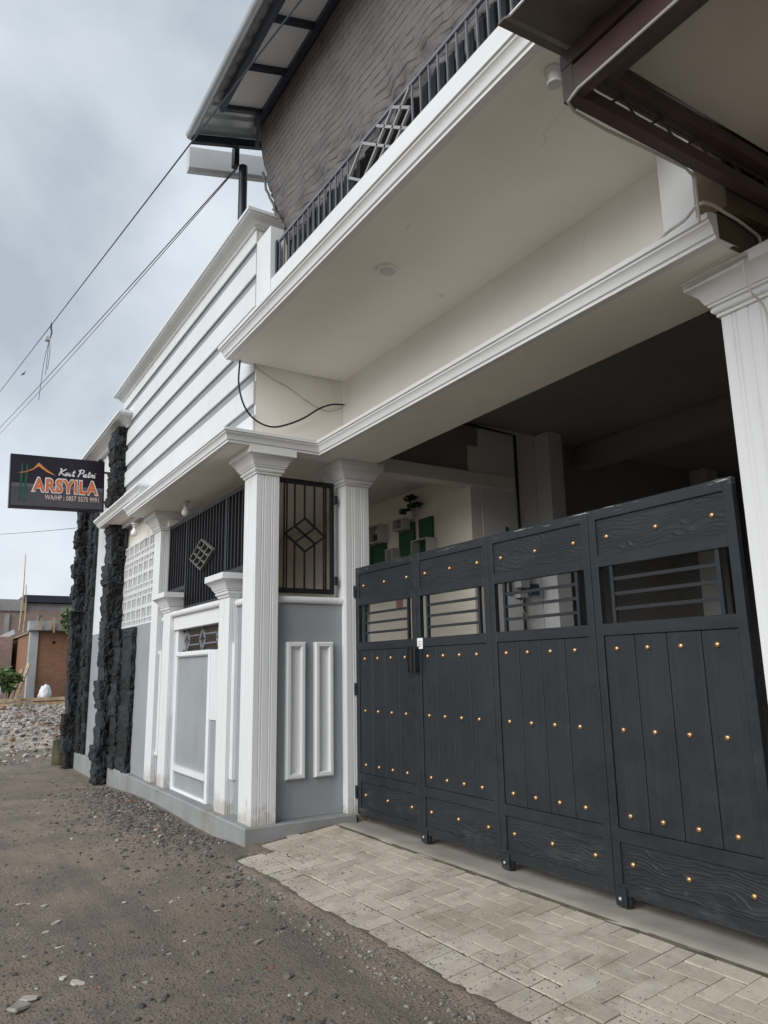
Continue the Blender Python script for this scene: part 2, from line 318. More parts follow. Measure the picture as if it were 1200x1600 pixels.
# ------------------------------------------------------------------ mesh helpers
class MB:
    def __init__(s): s.v = []; s.f = []
    def add(s, vs, fs):
        o = len(s.v); s.v += [tuple(v) for v in vs]; s.f += [tuple(i+o for i in f) for f in fs]; return s
    def box(s, x0, x1, y0, y1, z0, z1):
        x0, x1 = sorted((x0, x1)); y0, y1 = sorted((y0, y1)); z0, z1 = sorted((z0, z1))
        return s.add([(x0,y0,z0),(x1,y0,z0),(x1,y1,z0),(x0,y1,z0),(x0,y0,z1),(x1,y0,z1),(x1,y1,z1),(x0,y1,z1)],
                     [(0,3,2,1),(4,5,6,7),(0,1,5,4),(1,2,6,5),(2,3,7,6),(3,0,4,7)])
    def prism(s, poly, a, b, axis='z'):
        def P(q, h):
            if axis == 'z': return (q[0], q[1], h)
            if axis == 'x': return (h, q[0], q[1])
            return (q[0], h, q[1])
        n = len(poly)
        vs = [P(q, a) for q in poly]+[P(q, b) for q in poly]
        return s.add(vs, [tuple(range(n-1, -1, -1)), tuple(range(n, 2*n))]+[(i, (i+1) % n, n+(i+1) % n, n+i) for i in range(n)])
    def tube(s, pts, r, n=8, cap=True):
        pts = [Vector(p) for p in pts]; rings = []
        ref = None
        for i, p in enumerate(pts):
            d = (pts[min(i+1, len(pts)-1)]-pts[max(i-1, 0)]).normalized()
            if ref is None: ref = Vector((0, 0, 1)) if abs(d.z) < .9 else Vector((1, 0, 0))
            u = d.cross(ref).normalized(); v = u.cross(d).normalized(); ref = v
            rr = r[i] if isinstance(r, (list, tuple)) else r
            rings.append([p+u*math.cos(k*2*math.pi/n)*rr+v*math.sin(k*2*math.pi/n)*rr for k in range(n)])
        vs = [q for g in rings for q in g]; fs = []
        for i in range(len(rings)-1):
            for k in range(n): fs.append((i*n+k, i*n+(k+1) % n, (i+1)*n+(k+1) % n, (i+1)*n+k))
        if cap: fs += [tuple(range(n-1, -1, -1)), tuple(range((len(rings)-1)*n, len(rings)*n))]
        return s.add(vs, fs)
    def bar(s, a, b, wdt, dpt, up=(0, 0, 1)):
        a = Vector(a); b = Vector(b); d = (b-a).normalized(); upv_ = Vector(up)
        if abs(d.dot(upv_)) > .98: upv_ = Vector((0, 1, 0))
        u = d.cross(upv_).normalized(); v = u.cross(d).normalized()
        q = [(-1,-1),(1,-1),(1,1),(-1,1)]
        vs = [a+u*i*wdt/2+v*j*dpt/2 for i, j in q]+[b+u*i*wdt/2+v*j*dpt/2 for i, j in q]
        return s.add(vs, [(3,2,1,0),(4,5,6,7)]+[(i,(i+1)%4,4+(i+1)%4,4+i) for i in range(4)])
    def sweep(s, prof, path, closed=False):
        # closed profile of (outward offset, height); path in plan, outward lies to the right of travel
        pts = [Vector((p[0], p[1])) for p in path]; n = len(pts); k = len(prof)
        def nrm(a, b):
            d = (b-a).normalized(); return Vector((d.y, -d.x))
        base = [p[2] if len(p) > 2 else 0.0 for p in path]
        vs = []
        for i, p in enumerate(pts):
            if closed: n1_, n2_ = nrm(pts[i-1], p), nrm(p, pts[(i+1) % n])
            else:
                n1_ = nrm(pts[i-1], p) if i else nrm(p, pts[1])
                n2_ = nrm(p, pts[i+1]) if i < n-1 else n1_
            mt = (n1_+n2_)/(1+n1_.dot(n2_))
            for o, z in prof: q = p+mt*o; vs.append((q.x, q.y, z+base[i]))
        fs = []
        for i in range(n if closed else n-1):
            j = (i+1) % n
            for a in range(k): fs.append((i*k+a, i*k+(a+1) % k, j*k+(a+1) % k, j*k+a))
        if not closed: fs += [tuple(range(k)), tuple(range((n-1)*k, n*k))]
        return s.add(vs, fs)
    def lathe(s, prof, c, n=14, axis='z'):
        vs = []
        for r, h in prof:
            for k in range(n):
                a = k*2*math.pi/n; x, y = r*math.cos(a), r*math.sin(a)
                if axis == 'z': vs.append((c[0]+x, c[1]+y, c[2]+h))
                elif axis == 'y': vs.append((c[0]+x, c[1]+h, c[2]+y))
                else: vs.append((c[0]+h, c[1]+x, c[2]+y))
        fs = []
        for i in range(len(prof)-1):
            for k in range(n): fs.append((i*n+k, i*n+(k+1) % n, (i+1)*n+(k+1) % n, (i+1)*n+k))
        fs += [tuple(range(n)), tuple(range((len(prof)-1)*n, len(prof)*n))]
        return s.add(vs, fs)
    def mesh(s, name, mat, bevel=0, smooth=False, fix=True):
        me = bpy.data.meshes.new(name); me.from_pydata(s.v, [], s.f)
        bm = bmesh.new(); bm.from_mesh(me)
        if fix: bmesh.ops.recalc_face_normals(bm, faces=bm.faces)
        if bevel:
            ed = [e for e in bm.edges if len(e.link_faces) == 2 and e.calc_face_angle(0) > .6]
            bmesh.ops.bevel(bm, geom=ed, offset=bevel, segments=1, affect='EDGES', clamp_overlap=True)
        bm.to_mesh(me); bm.free()
        if smooth:
            me.shade_smooth(); me.set_sharp_from_angle(angle=R(smooth if smooth > 1 else 35))
        me.materials.append(M[mat]); return me
    def build(s, name, mat, parent=None, bevel=0, smooth=False, fix=True):
        if parent is not None:
            o = wloc(parent); s.v = [(a-o[0], b-o[1], c-o[2]) for a, b, c in s.v]
        return link(name, s.mesh(name, mat, bevel, smooth, fix), parent)
def wloc(o):
    l = Vector(o.location)
    while o.parent: o = o.parent; l += o.location
    return l
def link(name, me, parent=None, loc=(0, 0, 0), rot=None):
    o = bpy.data.objects.new(name, me); COL.objects.link(o)
    if parent is not None: o.parent = parent
    o.location = loc
    if rot: o.rotation_euler = rot
    return o
def tag(o, label=None, cat=None, group=None, kind=None):
    if label: o['label'] = label
    if cat: o['category'] = cat
    if group: o['group'] = group
    if kind: o['kind'] = kind
    return o
def thing(name, loc, label, cat, group=None):
    o = bpy.data.objects.new(name, None); COL.objects.link(o); o.location = loc; o.empty_display_size = .2
    return tag(o, label, cat, group)
def sub_stone(seed, sx, sy, sz, cuts=5, amp=.24):
    bm = bmesh.new(); bmesh.ops.create_cube(bm, size=1)
    bmesh.ops.subdivide_edges(bm, edges=bm.edges, cuts=cuts, use_grid_fill=True)
    for v in bm.verts:
        p = v.co.copy()
        q = p*1.0
        d = noise.noise(p*2.3+Vector((seed*7.1, seed*3.3, seed)))*amp + noise.noise(p*5+Vector((seed, 9, seed*2)))*amp*.6
        k = 1-.045*(abs(p.x*2)**4+abs(p.y*2)**4+abs(p.z*2)**4)/1.5
        v.co = Vector((q.x*sx*(k+d*.6), q.y*sy*(k+d*1.5), q.z*sz*(k+d*.25)))
    me = bpy.data.meshes.new('stone'); bm.to_mesh(me); bm.free(); me.materials.append(M['lava_stone'])
    return me

# ------------------------------------------------------------------ ground
def sstep(a, b, x):
    t_ = max(0, min(1, (x-a)/(b-a))); return t_*t_*(3-2*t_)
def gz(x, y):
    z = -.10 - .10*sstep(-9, -14, x) + .72*sstep(-19, -28, x)
    z += .05*math.exp(-((x+10.2)/1.5)**2-((y-2.2)/.7)**2) + .06*math.exp(-((x+6.9)/.5)**2-((y-2.45)/.35)**2)
    n_ = noise.noise(Vector((x*.7, y*.7, 0)))*.022+noise.noise(Vector((x*2.2, y*2.2, 3)))*.012+noise.noise(Vector((x*7, y*7, 5)))*.006+noise.noise(Vector((x*17, y*17, 9)))*.004
    k = 1 if y < 2.3 else .4
    return z+n_*k
def dz_(y): return -.083+.105*(y-2.49)
def axis(segs):
    o = []
    for a, b_, st in segs:
        n_ = max(1, int(round((b_-a)/st))); o += [a+(b_-a)*i/n_ for i in range(n_)]
    o.append(segs[-1][1]); return o
xs = axis([(-400, -60, 40), (-60, -32, 4), (-32, -16, .25), (-16, -9, .1), (-9, -1, .05), (-1, 4, .2), (4, 60, 8), (60, 300, 60)])
ys = axis([(-300, -40, 40), (-40, -6, 4), (-6, 0, .2), (0, 2.45, .05), (2.45, 2.72, .018), (2.72, 2.8, .04), (2.8, 8, .4), (8, 60, 6), (60, 400, 60)])
vs, fs = [], []
for x in xs:
    for y in ys:
        z = gz(x, y)
        if y > 2.475 and x > -6.42+.10*noise.noise(Vector((y*6, 0, 0))):
            sp_ = .015+.055*noise.noise(Vector((x*1.3, 0, 31)))+.035*noise.noise(Vector((x*5, 0, 33)))+.02*noise.noise(Vector((x*14, y*9, 35)))
            hh_ = 2.49+sp_-y
            z = dz_(y)+.004+min(.012, hh_*.16) if hh_ > 0 else max(-.2, dz_(y)+.004+hh_*1.2)
        elif y > 2.80 and x > -6.76: z = min(z, -.2)
        elif y > 2.44 and x > -6.9: z = max(z, dz_(y)+.012+.012*noise.noise(Vector((x*9, y*9, 4))))
        vs.append((x, y, z))
ny = len(ys)
for i in range(len(xs)-1):
    for j in range(ny-1): fs.append((i*ny+j, (i+1)*ny+j, (i+1)*ny+j+1, i*ny+j+1))
me = bpy.data.meshes.new('ground'); me.from_pydata(vs, [], fs); me.shade_smooth(); me.materials.append(M['dirt'])
tag(link('ground', me), kind='structure')

# loose gravel and grit: one mass nobody could count
def stone_cloud(name, items, parent=None):
    ico = bmesh.new(); bmesh.ops.create_icosphere(ico, subdivisions=1, radius=1)
    bv = [v.co.copy() for v in ico.verts]; bf = [tuple(v.index for v in f.verts) for f in ico.faces]; ico.free()
    V, F, Cc = [], [], []
    for (x, y, z, s, col) in items:
        o = len(V); rx = Matrix.Rotation(random.random()*6.28, 3, 'Z')
        sx, sy, sz = s*random.uniform(.7, 1.5), s*random.uniform(.6, 1.1), s*random.uniform(.35, .8)
        for p in bv:
            k = random.uniform(.72, 1.18)
            q = rx @ Vector((p.x*sx*k, p.y*sy*k, p.z*sz*k)); V.append((x+q.x, y+q.y, z+q.z))
        F += [tuple(i+o for i in f) for f in bf]; Cc += [col]*len(bv)
    me = bpy.data.meshes.new(name); me.from_pydata(V, [], F)
    ca = me.color_attributes.new('tint', 'FLOAT_COLOR', 'POINT')
    flat = [c for col in Cc for c in (*col, 1.0)]
    ca.data.foreach_set('color', flat)
    me.materials.append(M['gravel']); return link(name, me, parent)
def tint():
    r = random.random()
    if r < .45: g = random.uniform(.05, .10); return (g, g*.97, g*.95)
    if r < .85: g = random.uniform(.09, .19); return (g, g*.87, g*.75)
    if r < .95: g = random.uniform(.2, .34); return (g, g*.95, g*.88)
    if r < .975: return (.26, .115, .065)
    return (.58, .57, .55)
items = []
random.seed(21)
while len(items) < 15000:
    d = 1.6*math.exp(random.random()*2.35); a = random.uniform(-1.35, .35)
    x = -d*math.cos(a)*1.0; y = d*math.sin(-a)*1.0 if False else d*math.sin(a)+1.4
    if y > 2.55 or x < -17 or x > 0 or (x > -6.6 and y > 2.46): continue
    cl = noise.noise(Vector((x*1.1, y*1.1, 11)))
    if random.random() > .45+cl*1.1: continue
    s = min(.030, .0042+random.expovariate(1/.0042))
    items.append((x, y, gz(x, y)+s*.12, s, tint()))
for _ in range(5200):         # gravel washed up along the plinth
    x = random.gauss(-9.0, 1.5); y = 2.62-abs(random.gauss(0, .42)) 
    if x > -6.9 and y > 2.4: continue
    s = min(.028, .004+random.expovariate(1/.0055)); items.append((x, y, gz(x, y)+s*.25, s, tint()))
for _ in range(2600):         # grit trodden onto the paving
    x = random.uniform(-6.6, -1.2); y = 2.5+abs(random.gauss(0, .3))
    if y > 3.5 or x < -6.5: continue
    s = min(.010, .0015+random.expovariate(1/.0016)); g = random.uniform(.08, .26); items.append((x, y, dz_(y)+.004, s, (g, g*.88, g*.74)))
for _ in range(2300):         # crumbled cement along the outer edge of the paving
    x = random.uniform(-6.3, -1.2); y = 2.51-abs(random.gauss(0, .15))-.03*abs(noise.noise(Vector((x*2, 0, 0))))
    s = min(.02, .003+random.expovariate(1/.004)); g = random.uniform(.14, .36); items.append((x, y, gz(x, y)+s*.3, s, (g, g*.93, g*.83)))
tag(stone_cloud('gravel', items), 'loose gravel and grit scattered over the dirt road', 'gravel', kind='stuff')

# ------------------------------------------------------------------ paved apron before the gate
DY0, DSL = 2.49, .105
def dz(y): return -.083 + DSL*(y-DY0)
ang = math.atan(DSL)
mb = MB(); mb.prism([(2.47, dz(2.47)-.0035), (3.62, dz(3.62)-.0035), (3.62, -.25), (2.47, -.25)], -6.76, .6, 'x')
drive = tag(mb.build('driveway', 'joint_sand'), kind='structure')
U = .12
pav = []
for k in range(4):
    mb = MB(); g = .0028
    mb.box(-U+g, U-g, -U/2+g, U/2-g, -.05, 0)
    me = mb.mesh('paver', 'paver_concrete', .0035)
    for v in me.vertices:
        v.co.x += random.uniform(-.002, .002); v.co.y += random.uniform(-.002, .002)
    pav.append(me)
def paver(cx, cy, rz):
    o = link('paver', random.choice(pav), drive)
    o.matrix_local = Matrix.Translation((cx, cy, dz(cy)+random.gauss(.003, .0018))) @ Matrix.Rotation(ang+random.gauss(0, .006), 4, 'X') @ Matrix.Rotation(random.gauss(0, .008), 4, 'Y') @ Matrix.Rotation(rz+random.gauss(0, .012), 4, 'Z')
random.seed(5)
ox, oy = -6.70, 2.735
ni = int(6.2/U); nj = 7
for i in range(-1, ni):
    for j in range(-1, nj):
        if (i-j) % 4 == 0 and 0 <= j: paver(ox+(i+1)*U, oy+(j+.5)*U, 0)
        if (i-j) % 4 == 3 and 0 <= i: paver(ox+(i+.5)*U, oy+(j+1)*U, math.pi/2) if 0 <= j < nj-1 else None
for i in range(int(6.2/U)):                       # soldier course along the road edge
    x = ox+(i+.5)*U
    if x < -6.45: continue
    paver(x, 2.61, math.pi/2)
# half pavers that close the herringbone against the threshold and the edge course
halfm = MB().box(-U/2+.0035, U/2-.0035, -U/2+.0035, U/2-.0035, -.05, 0).mesh('paver', 'paver_concrete', .006)
for i in range(ni):
    for j in (0, nj-1):
        if (j == 0 and (i-j) % 4 == 2) or (j == nj-1 and (i-j) % 4 == 3):
            o = link('paver', halfm, drive)
            cy = oy+(j+.5)*U
            o.matrix_local = Matrix.Translation((ox+(i+.5)*U, cy, dz(cy)+random.gauss(.003, .0018))) @ Matrix.Rotation(ang, 4, 'X')
# concrete threshold strip under the gate with an uneven front edge
mb = MB(); top = []; n_ = 130
for i in range(n_+1):
    x = -6.80+i*(7.4/n_)
    e = 3.575+noise.noise(Vector((x*2.2, 0, 1)))*.03+noise.noise(Vector((x*9, 2, 1)))*.012
    zt = .030+noise.noise(Vector((x*3, 5, 1)))*.006
    top.append([(x, e, -.06), (x, e+.008, zt-.016), (x, e+.03, zt), (x, 3.72, zt+.004), (x, 3.84, .016), (x, 4.06, .018), (x, 4.06, -.2), (x, e, -.2)])
k = 8; V = [q for r_ in top for q in r_]; F = []
for i in range(n_):
    for a in range(k): F.append((i*k+a, i*k+(a+1) % k, (i+1)*k+(a+1) % k, (i+1)*k+a))
mb.add(V, F)
tag(mb.build('gate_threshold', 'concrete', smooth=50), kind='structure')
mb = MB(); mb.box(-13.0, 2.0, 4.05, 13.0, -.3, .012)
tag(mb.build('carport_floor', 'floor_tile'), kind='structure')

# ------------------------------------------------------------------ the boarding house
B = thing('boarding_house', (-8.0, 2.9, 0), 'two-storey white and grey house with slatted upper wall, balcony and carport', 'house')
# plinth
mb = MB()
mb.prism([(-12.48, 2.675), (-6.76, 2.675), (-6.76, 3.86), (-6.93, 3.86), (-6.93, 2.95), (-12.48, 2.95)], -.35, .10, 'z')
mb.build('plinth', 'plinth_grey', B, .012)
mb = MB().box(-15.25, -12.92, 2.66, 2.95, -.45, .09); mb.build('plinth', 'plinth_grey', B, .012)
# street walls (grey below, white above)
def wallbox(name, mat, *a, bev=.004): return MB().box(*a).build(name, mat, B, bev)
wallbox('wall', 'grey_paint', -7.50, -7.0, 2.85, 2.98, .10, 2.17)
wallbox('wall', 'grey_paint', -10.45, -9.80, 2.85, 2.98, .10, 2.17)
wallbox('wall', 'grey_paint', -12.5, -10.5, 2.765, 2.95, .10, 2.20)
wallbox('wall', 'grey_paint', -15.45, -12.7, 2.745, 2.95, .09, 2.20)
wallbox('wall', 'white_paint', -15.45, -12.7, 2.742, 2.95, 2.20, 5.62)
wallbox('wall', 'grey_paint', -6.99, -6.90, 2.95, 3.80, .10, 2.165)
# upper street wall behind the boards
upper = wallbox('upper_wall', 'groove_grey', -12.88, -6.835, 2.722, 2.90, 3.86, 6.20)
gt = [6.02, 5.65, 5.28, 4.91, 4.55, 4.19]
edges_ = [6.20]+[v for g_ in gt for v in (g_, g_-.112)]+[3.84]
for i in range(0, len(edges_), 2):
    MB().box(-12.9, -6.80, 2.695, 2.72, edges_[i+1], edges_[i]).build('siding_board', 'white_paint', upper, .003)
wallbox('end_wall', 'soffit_paint', -6.832, -6.803, 2.722, 3.80, 3.86, 6.2)
wallbox('upper_side_wall', 'interior_dark', -7.02, -6.90, 2.99, 4.1, 5.61, 7.66)
# crown cornice of the upper wall
crown = [(0, 0), (.03, .005), (.06, .05), (.075, .055), (.13, .12), (.20, .135), (.20, .155), (.23, .16), (.23, .205), (-.12, .22), (-.12, 0)]
MB().sweep([(o*.66 if o > 0 else o, z*.75+6.175) for o, z in crown], [(-12.9, 2.96), (-12.9, 2.695), (-6.80, 2.695), (-6.80, 3.3)]).build('cornice', 'white_trim', B, smooth=40)
# canopy band: slab with moulded edge running round the corner and along the gate beam
band = [(0, 0), (.008, .0), (.008, .022), (.02, .026), (.024, .04), (.030, .062), (.046, .082), (.052, .086), (.052, .10), (.066, .104), (.066, .135), (.02, .15), (-.3, .16), (-.3, 0.012)]
path = [(-10.74, 2.95), (-10.74, 2.40), (-6.68, 2.40), (-6.68, 3.40), (-2.05, 3.40)]
CZ = 3.70
MB().sweep([(o, z+CZ) for o, z in band], path).build('canopy_moulding', 'white_trim', B, smooth=30)
mb = MB(); mb.prism([(-10.70, 2.44), (-6.72, 2.44), (-6.72, 3.44), (-2.08, 3.44), (-2.08, 4.10), (-6.88, 4.10), (-6.88, 3.02), (-10.70, 3.02)], CZ+.002, CZ+.14)
mb.build('canopy_slab', 'soffit_paint', B)
# left, higher canopy over the breeze blocks
MB().sweep([(o*1.2, z+3.90) for o, z in band], [(-12.95, 2.8), (-12.95, 2.42), (-10.15, 2.42), (-10.15, 2.8)]).build('canopy_moulding', 'white_trim', B, smooth=30)
MB().box(-12.9, -10.2, 2.46, 2.72, 3.903, 4.03).build('canopy_slab', 'soffit_paint', B)
# beam wall over the gate and white end pilaster
wallbox('beam_wall', 'beam_cream', -6.80, -2.07, 3.745, 4.02, CZ+.14, 4.70)
wallbox('pilaster', 'white_paint', -2.405, -2.19, 3.46, 3.743, CZ+.165, 4.609)
wallbox('party_wall', 'brown_plaster', -2.188, -2.052, 3.475, 3.743, CZ+.165, 4.608)
# balcony slab, edge moulding, upstand and end pier
MB().sweep([(o*1.05, z*1.05+4.61) for o, z in band], [(-6.80, 2.68), (-6.80, 2.40), (-1.9, 2.40)]).build('balcony_moulding', 'white_trim', B, smooth=30)
MB().box(-6.76, -1.9, 2.44, 4.0, 4.612, 4.74).build('balcony_slab', 'soffit_paint', B)
wallbox('balcony_upstand', 'white_paint', -6.30, -1.9, 2.66, 2.80, 4.72, 5.335)
wallbox('balcony_pier', 'white_paint', -6.66, -6.302, 2.65, 2.80, 4.72, 5.93)
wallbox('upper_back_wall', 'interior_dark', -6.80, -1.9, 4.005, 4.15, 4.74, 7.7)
wallbox('light_block_roof', 'concrete', -15.4, -6.97, 2.92, 12.9, 5.45, 5.60)  # unseen roof slab, added to keep daylight out of the rooms below
# railing
RX0, RX1, RY = -6.25, -1.95, 2.72
rl = MB(); rl.box(RX0, RX1, RY-.012, RY+.012, 5.725, 5.75); rl.box(RX0, RX1, RY-.01, RY+.01, 5.345, 5.362)
rail = rl.build('balcony_railing', 'rail_steel', B)
bal = MB().box(-.0065, .0065, -.0065, .0065, 0, .363).mesh('baluster', 'rail_steel')
backb = MB().box(-.036, .036, -.006, .006, 0, .36).mesh('baluster', 'navy_back')
wl = wloc(rail)
x = RX0+.03
while x < RX1:
    if not (-4.80 < x < -3.86):
        link('baluster', bal, rail, Vector((x, RY, 5.362))-wl)
    if not (-4.85 < x < -3.9): link('baluster', backb, rail, Vector((x+.05, RY+.08, 5.362))-wl)
    x += .108
def dia(mb, cx, cz, hw, hh, y, t_=.018, d=.02):
    q = [(cx-hw, cz), (cx, cz+hh), (cx+hw, cz), (cx, cz-hh)]
    for i in range(4): a, b_ = q[i], q[(i+1) % 4]; mb.bar((a[0], y, a[1]), (b_[0], y, b_[1]), t_, d)
mb = MB()
q = [(-4.76, 5.37), (-4.53, 5.37), (-4.09, 5.72), (-3.87, 5.72)]
for a, b_ in [((-4.79, 5.545), (-4.56, 5.37)), ((-4.79, 5.545), (-4.56, 5.72)), ((-4.56, 5.37), (-4.10, 5.72)), ((-4.56, 5.72), (-4.10, 5.37)),
              ((-4.33, 5.37), (-3.87, 5.72)), ((-4.33, 5.72), (-3.87, 5.37)), ((-4.10, 5.72), (-3.865, 5.545)), ((-4.10, 5.37), (-3.865, 5.545))]:
    mb.bar((a[0], RY-.002, a[1]), (b_[0], RY-.002, b_[1]), .022, .022)
mb.build('diamond_ornament', 'ornament_pale', rail)
MB().box(-6.29, -6.25, 2.70, 2.74, 5.336, 5.76).build('rail_post', 'navy_steel', rail)

# columns with fluted faces and moulded capitals
def fluted(x0, x1, y0, y1, gx, gy):
    d, h = .007, .006
    pts = [(x0, y0)]
    for g_ in gx: pts += [(x0+g_-h, y0), (x0+g_, y0+d), (x0+g_+h, y0)]
    pts += [(x1, y0)]
    for g_ in gy: pts += [(x1, y0+g_-h), (x1-d, y0+g_), (x1, y0+g_+h)]
    pts += [(x1, y1), (x0, y1)]
    return pts
capprof = [(0, 0), (.016, 0), (.016, .018), (.024, .021), (.036, .034), (.038, .048), (.028, .062), (.046, .066), (.046, .080), (.056, .083), (.078, .13), (.122, .175), (.132, .18), (.132, .245), (-.06, .245), (-.06, 0)]
def column(x0, x1, y0, y1, z0, zc, capk=1.0, gx=None, gy=None, wy=0):
    gx = gx or [(x1-x0)*k_ for k_ in (.2, .28, .5, .72, .8)]; gy = gy or [(y1-y0)*k_ for k_ in (.25, .35, .65, .75)]
    c = MB(); c.prism(fluted(x0, x1, y0, y1, gx, gy), z0, zc+.03); c = c.build('column', 'column_paint', B)
    MB().sweep([(o*capk, zc+z*capk) for o, z in capprof], [(x0, y1), (x0, y0), (x1, y0), (x1, y1)], True).build('capital', 'white_trim', c, smooth=40)
    return c
column(-7.13, -6.80, 2.755, 3.0, .10, 3.455)
column(-7.10, -6.80, 3.775, 4.06, .0, 3.455)
column(-10.62, -10.29, 2.755, 2.98, .10, 3.455)
column(-2.31, -1.985, 3.775, 4.1, -.02, 3.455)
column(-9.98, -9.66, 2.755, 2.92, .10, 2.275, .98)
column(-7.815, -7.50, 2.755, 2.92, .10, 2.275, .98)
# half-round copings
hr = [(-.02, 0), (.03, 0), (.042, .012), (.05, .035), (.042, .058), (.03, .07), (-.02, .075)]
def coping(path_, z): MB().sweep([(o, h_+z) for o, h_ in hr], path_).build('coping', 'white_trim', B, smooth=50)
coping([(-7.51, 2.86), (-7.0, 2.86)], 2.172)
coping([(-10.46, 2.86), (-9.97, 2.86)], 2.172)
coping([(-6.91, 3.0), (-6.91, 3.79)], 2.168)
coping([(-9.67, 2.80), (-7.81, 2.80)], 2.20)
wallbox('lintel', 'white_trim', -9.665, -7.812, 2.80, 2.96, 2.03, 2.20)
wallbox('sill', 'white_trim', -6.99, -6.93, 2.97, 3.80, 2.172, 2.235)
# door bay between the two short columns
wallbox('door_jamb', 'white_paint', -9.665, -9.56, 2.835, 2.96, .98, 2.03)
wallbox('door_jamb', 'grey_paint', -9.665, -9.56, 2.84, 2.96, .10, .98)
wallbox('door_jamb', 'white_paint', -8.24, -7.812, 2.825, 2.96, .98, 1.742)
wallbox('door_jamb', 'grey_paint', -8.24, -7.812, 2.84, 2.96, .10, .98)
door = wallbox('door', 'grey_paint', -9.56, -8.24, 2.85, 2.90, .075, 1.742)
pf = [(-.028, -.003), (-.028, .02), (-.014, .034), (.014, .034), (.028, .02), (.028, -.003)]
def frame(parent, a0, a1, z0, z1, plane, axis_, wd=.05, dp=.03, mid=None):
    # mitred moulding frame on a wall; axis_ 'y' -> faces -Y at y=plane, 'x' -> faces +X at x=plane
    mb = MB()
    prof = [(0, 0), (0, dp*.7), (wd*.25, dp), (wd*.75, dp), (wd, dp*.6), (wd, 0)]
    cor = [(a0, z0, 1, 1), (a1, z0, -1, 1), (a1, z1, -1, -1), (a0, z1, 1, -1)]
    vs = []
    for a, z, sa, sz in cor:
        for o, d in prof:
            if axis_ == 'y': vs.append((a+sa*o, plane-d, z+sz*o))
            else: vs.append((plane+d, a+sa*o, z+sz*o))
    k = len(prof); fs = []
    for i in range(4):
        for q in range(k): fs.append((i*k+q, i*k+(q+1) % k, ((i+1) % 4)*k+(q+1) % k, ((i+1) % 4)*k+q))
    mb.add(vs, fs)
    if mid:
        if axis_ == 'y': mb.box(a0+wd, a1-wd, plane-dp, plane, mid-wd/2, mid+wd/2)
    return mb.build('moulding_frame', 'white_trim', parent, smooth=30)
frame(door, -9.575, -8.235, .06, 1.748, 2.849, 'y', .065, .045, mid=.36)
frame(B, -7.68, -7.46, .43, 1.79, 2.849, 'y', .055, .055)
frame(B, -10.42, -10.20, .43, 1.79, 2.849, 'y', .055, .055)
for y0 in (3.125, 3.44):
    frame(B, y0, y0+.21, .465, 1.778, -6.899, 'x', .056, .055)
    MB().box(-6.899, -6.896, y0+.05, y0+.16, .52, 1.73).build('niche_back', 'white_trim', B)
# vent grille over the door
vg = MB(); vg.box(-9.56, -7.82, 2.90, 2.92, 1.745, 1.775); vg.box(-9.56, -7.82, 2.90, 2.92, 2.0, 2.03)
vent = vg.build('vent_grille', 'black_steel', B)
for cx in (-9.35, -8.75, -8.15):
    mb = MB(); dia(mb, cx, 1.885, .10, .125, 2.895, .016, .05); mb.build('diamond', 'rail_steel', vent)
for z in (1.83, 1.94):
    mb = MB()
    for a, b_ in ((-9.26, -8.84), (-8.66, -8.24)): mb.box(a, b_, 2.88, 2.91, z-.008, z+.008)
    mb.build('bar', 'rail_steel', vent)
# window grille above the door wall
gf = MB()
gy = 2.88
for a, b_, c in [((-10.2, 3.47), (-7.14, 3.47), 0), ((-10.2, 2.575), (-9.44, 2.575), 0), ((-9.44, 2.30), (-7.95, 2.30), 0), ((-7.95, 2.575), (-7.14, 2.575), 0)]:
    gf.box(a[0], b_[0], gy-.02, gy+.02, a[1]-.025, a[1]+.025)
for x, z0 in ((-10.2, 2.55), (-9.44, 2.28), (-7.95, 2.28), (-7.16, 2.55)): gf.box(x-.02, x+.02, gy-.021, gy+.021, z0, 3.49)
wg = gf.build('window_grille', 'black_steel', B)
wl = wloc(wg)
b1 = MB().box(-.011, .011, -.016, .016, 0, .88).mesh('bar', 'black_steel'); b2 = MB().box(-.011, .011, -.016, .016, 0, 1.15).mesh('bar', 'black_steel')
x = -10.1
while x < -7.2:
    low = -9.43 < x < -7.96
    link('bar', b2 if low else b1, wg, Vector((x, gy, 2.31 if low else 2.58))-wl); x += .105
mb = MB()
cx, cz = -8.75, 2.90
for i in range(-1, 2):
    for j in range(-1, 2):
        pass
for s in (-1, -1/3, 1/3, 1):
    # 3 x 3 lattice inside a large diamond
    a = (cx-.43*(1-s)/2, cz+.185*(1+s)/2); b_ = (cx+.43*(1+s)/2, cz-.185*(1-s)/2)
    mb.bar((a[0], gy-.03, a[1]), (b_[0], gy-.03, b_[1]), .014, .045, up=(0, 1, 0))
    a = (cx-.43*(1-s)/2, cz-.185*(1+s)/2); b_ = (cx+.43*(1+s)/2, cz+.185*(1-s)/2)
    mb.bar((a[0], gy-.03, a[1]), (b_[0], gy-.03, b_[1]), .014, .045, up=(0, 1, 0))
mb.build('diamond_ornament', 'ornament_grey', wg)
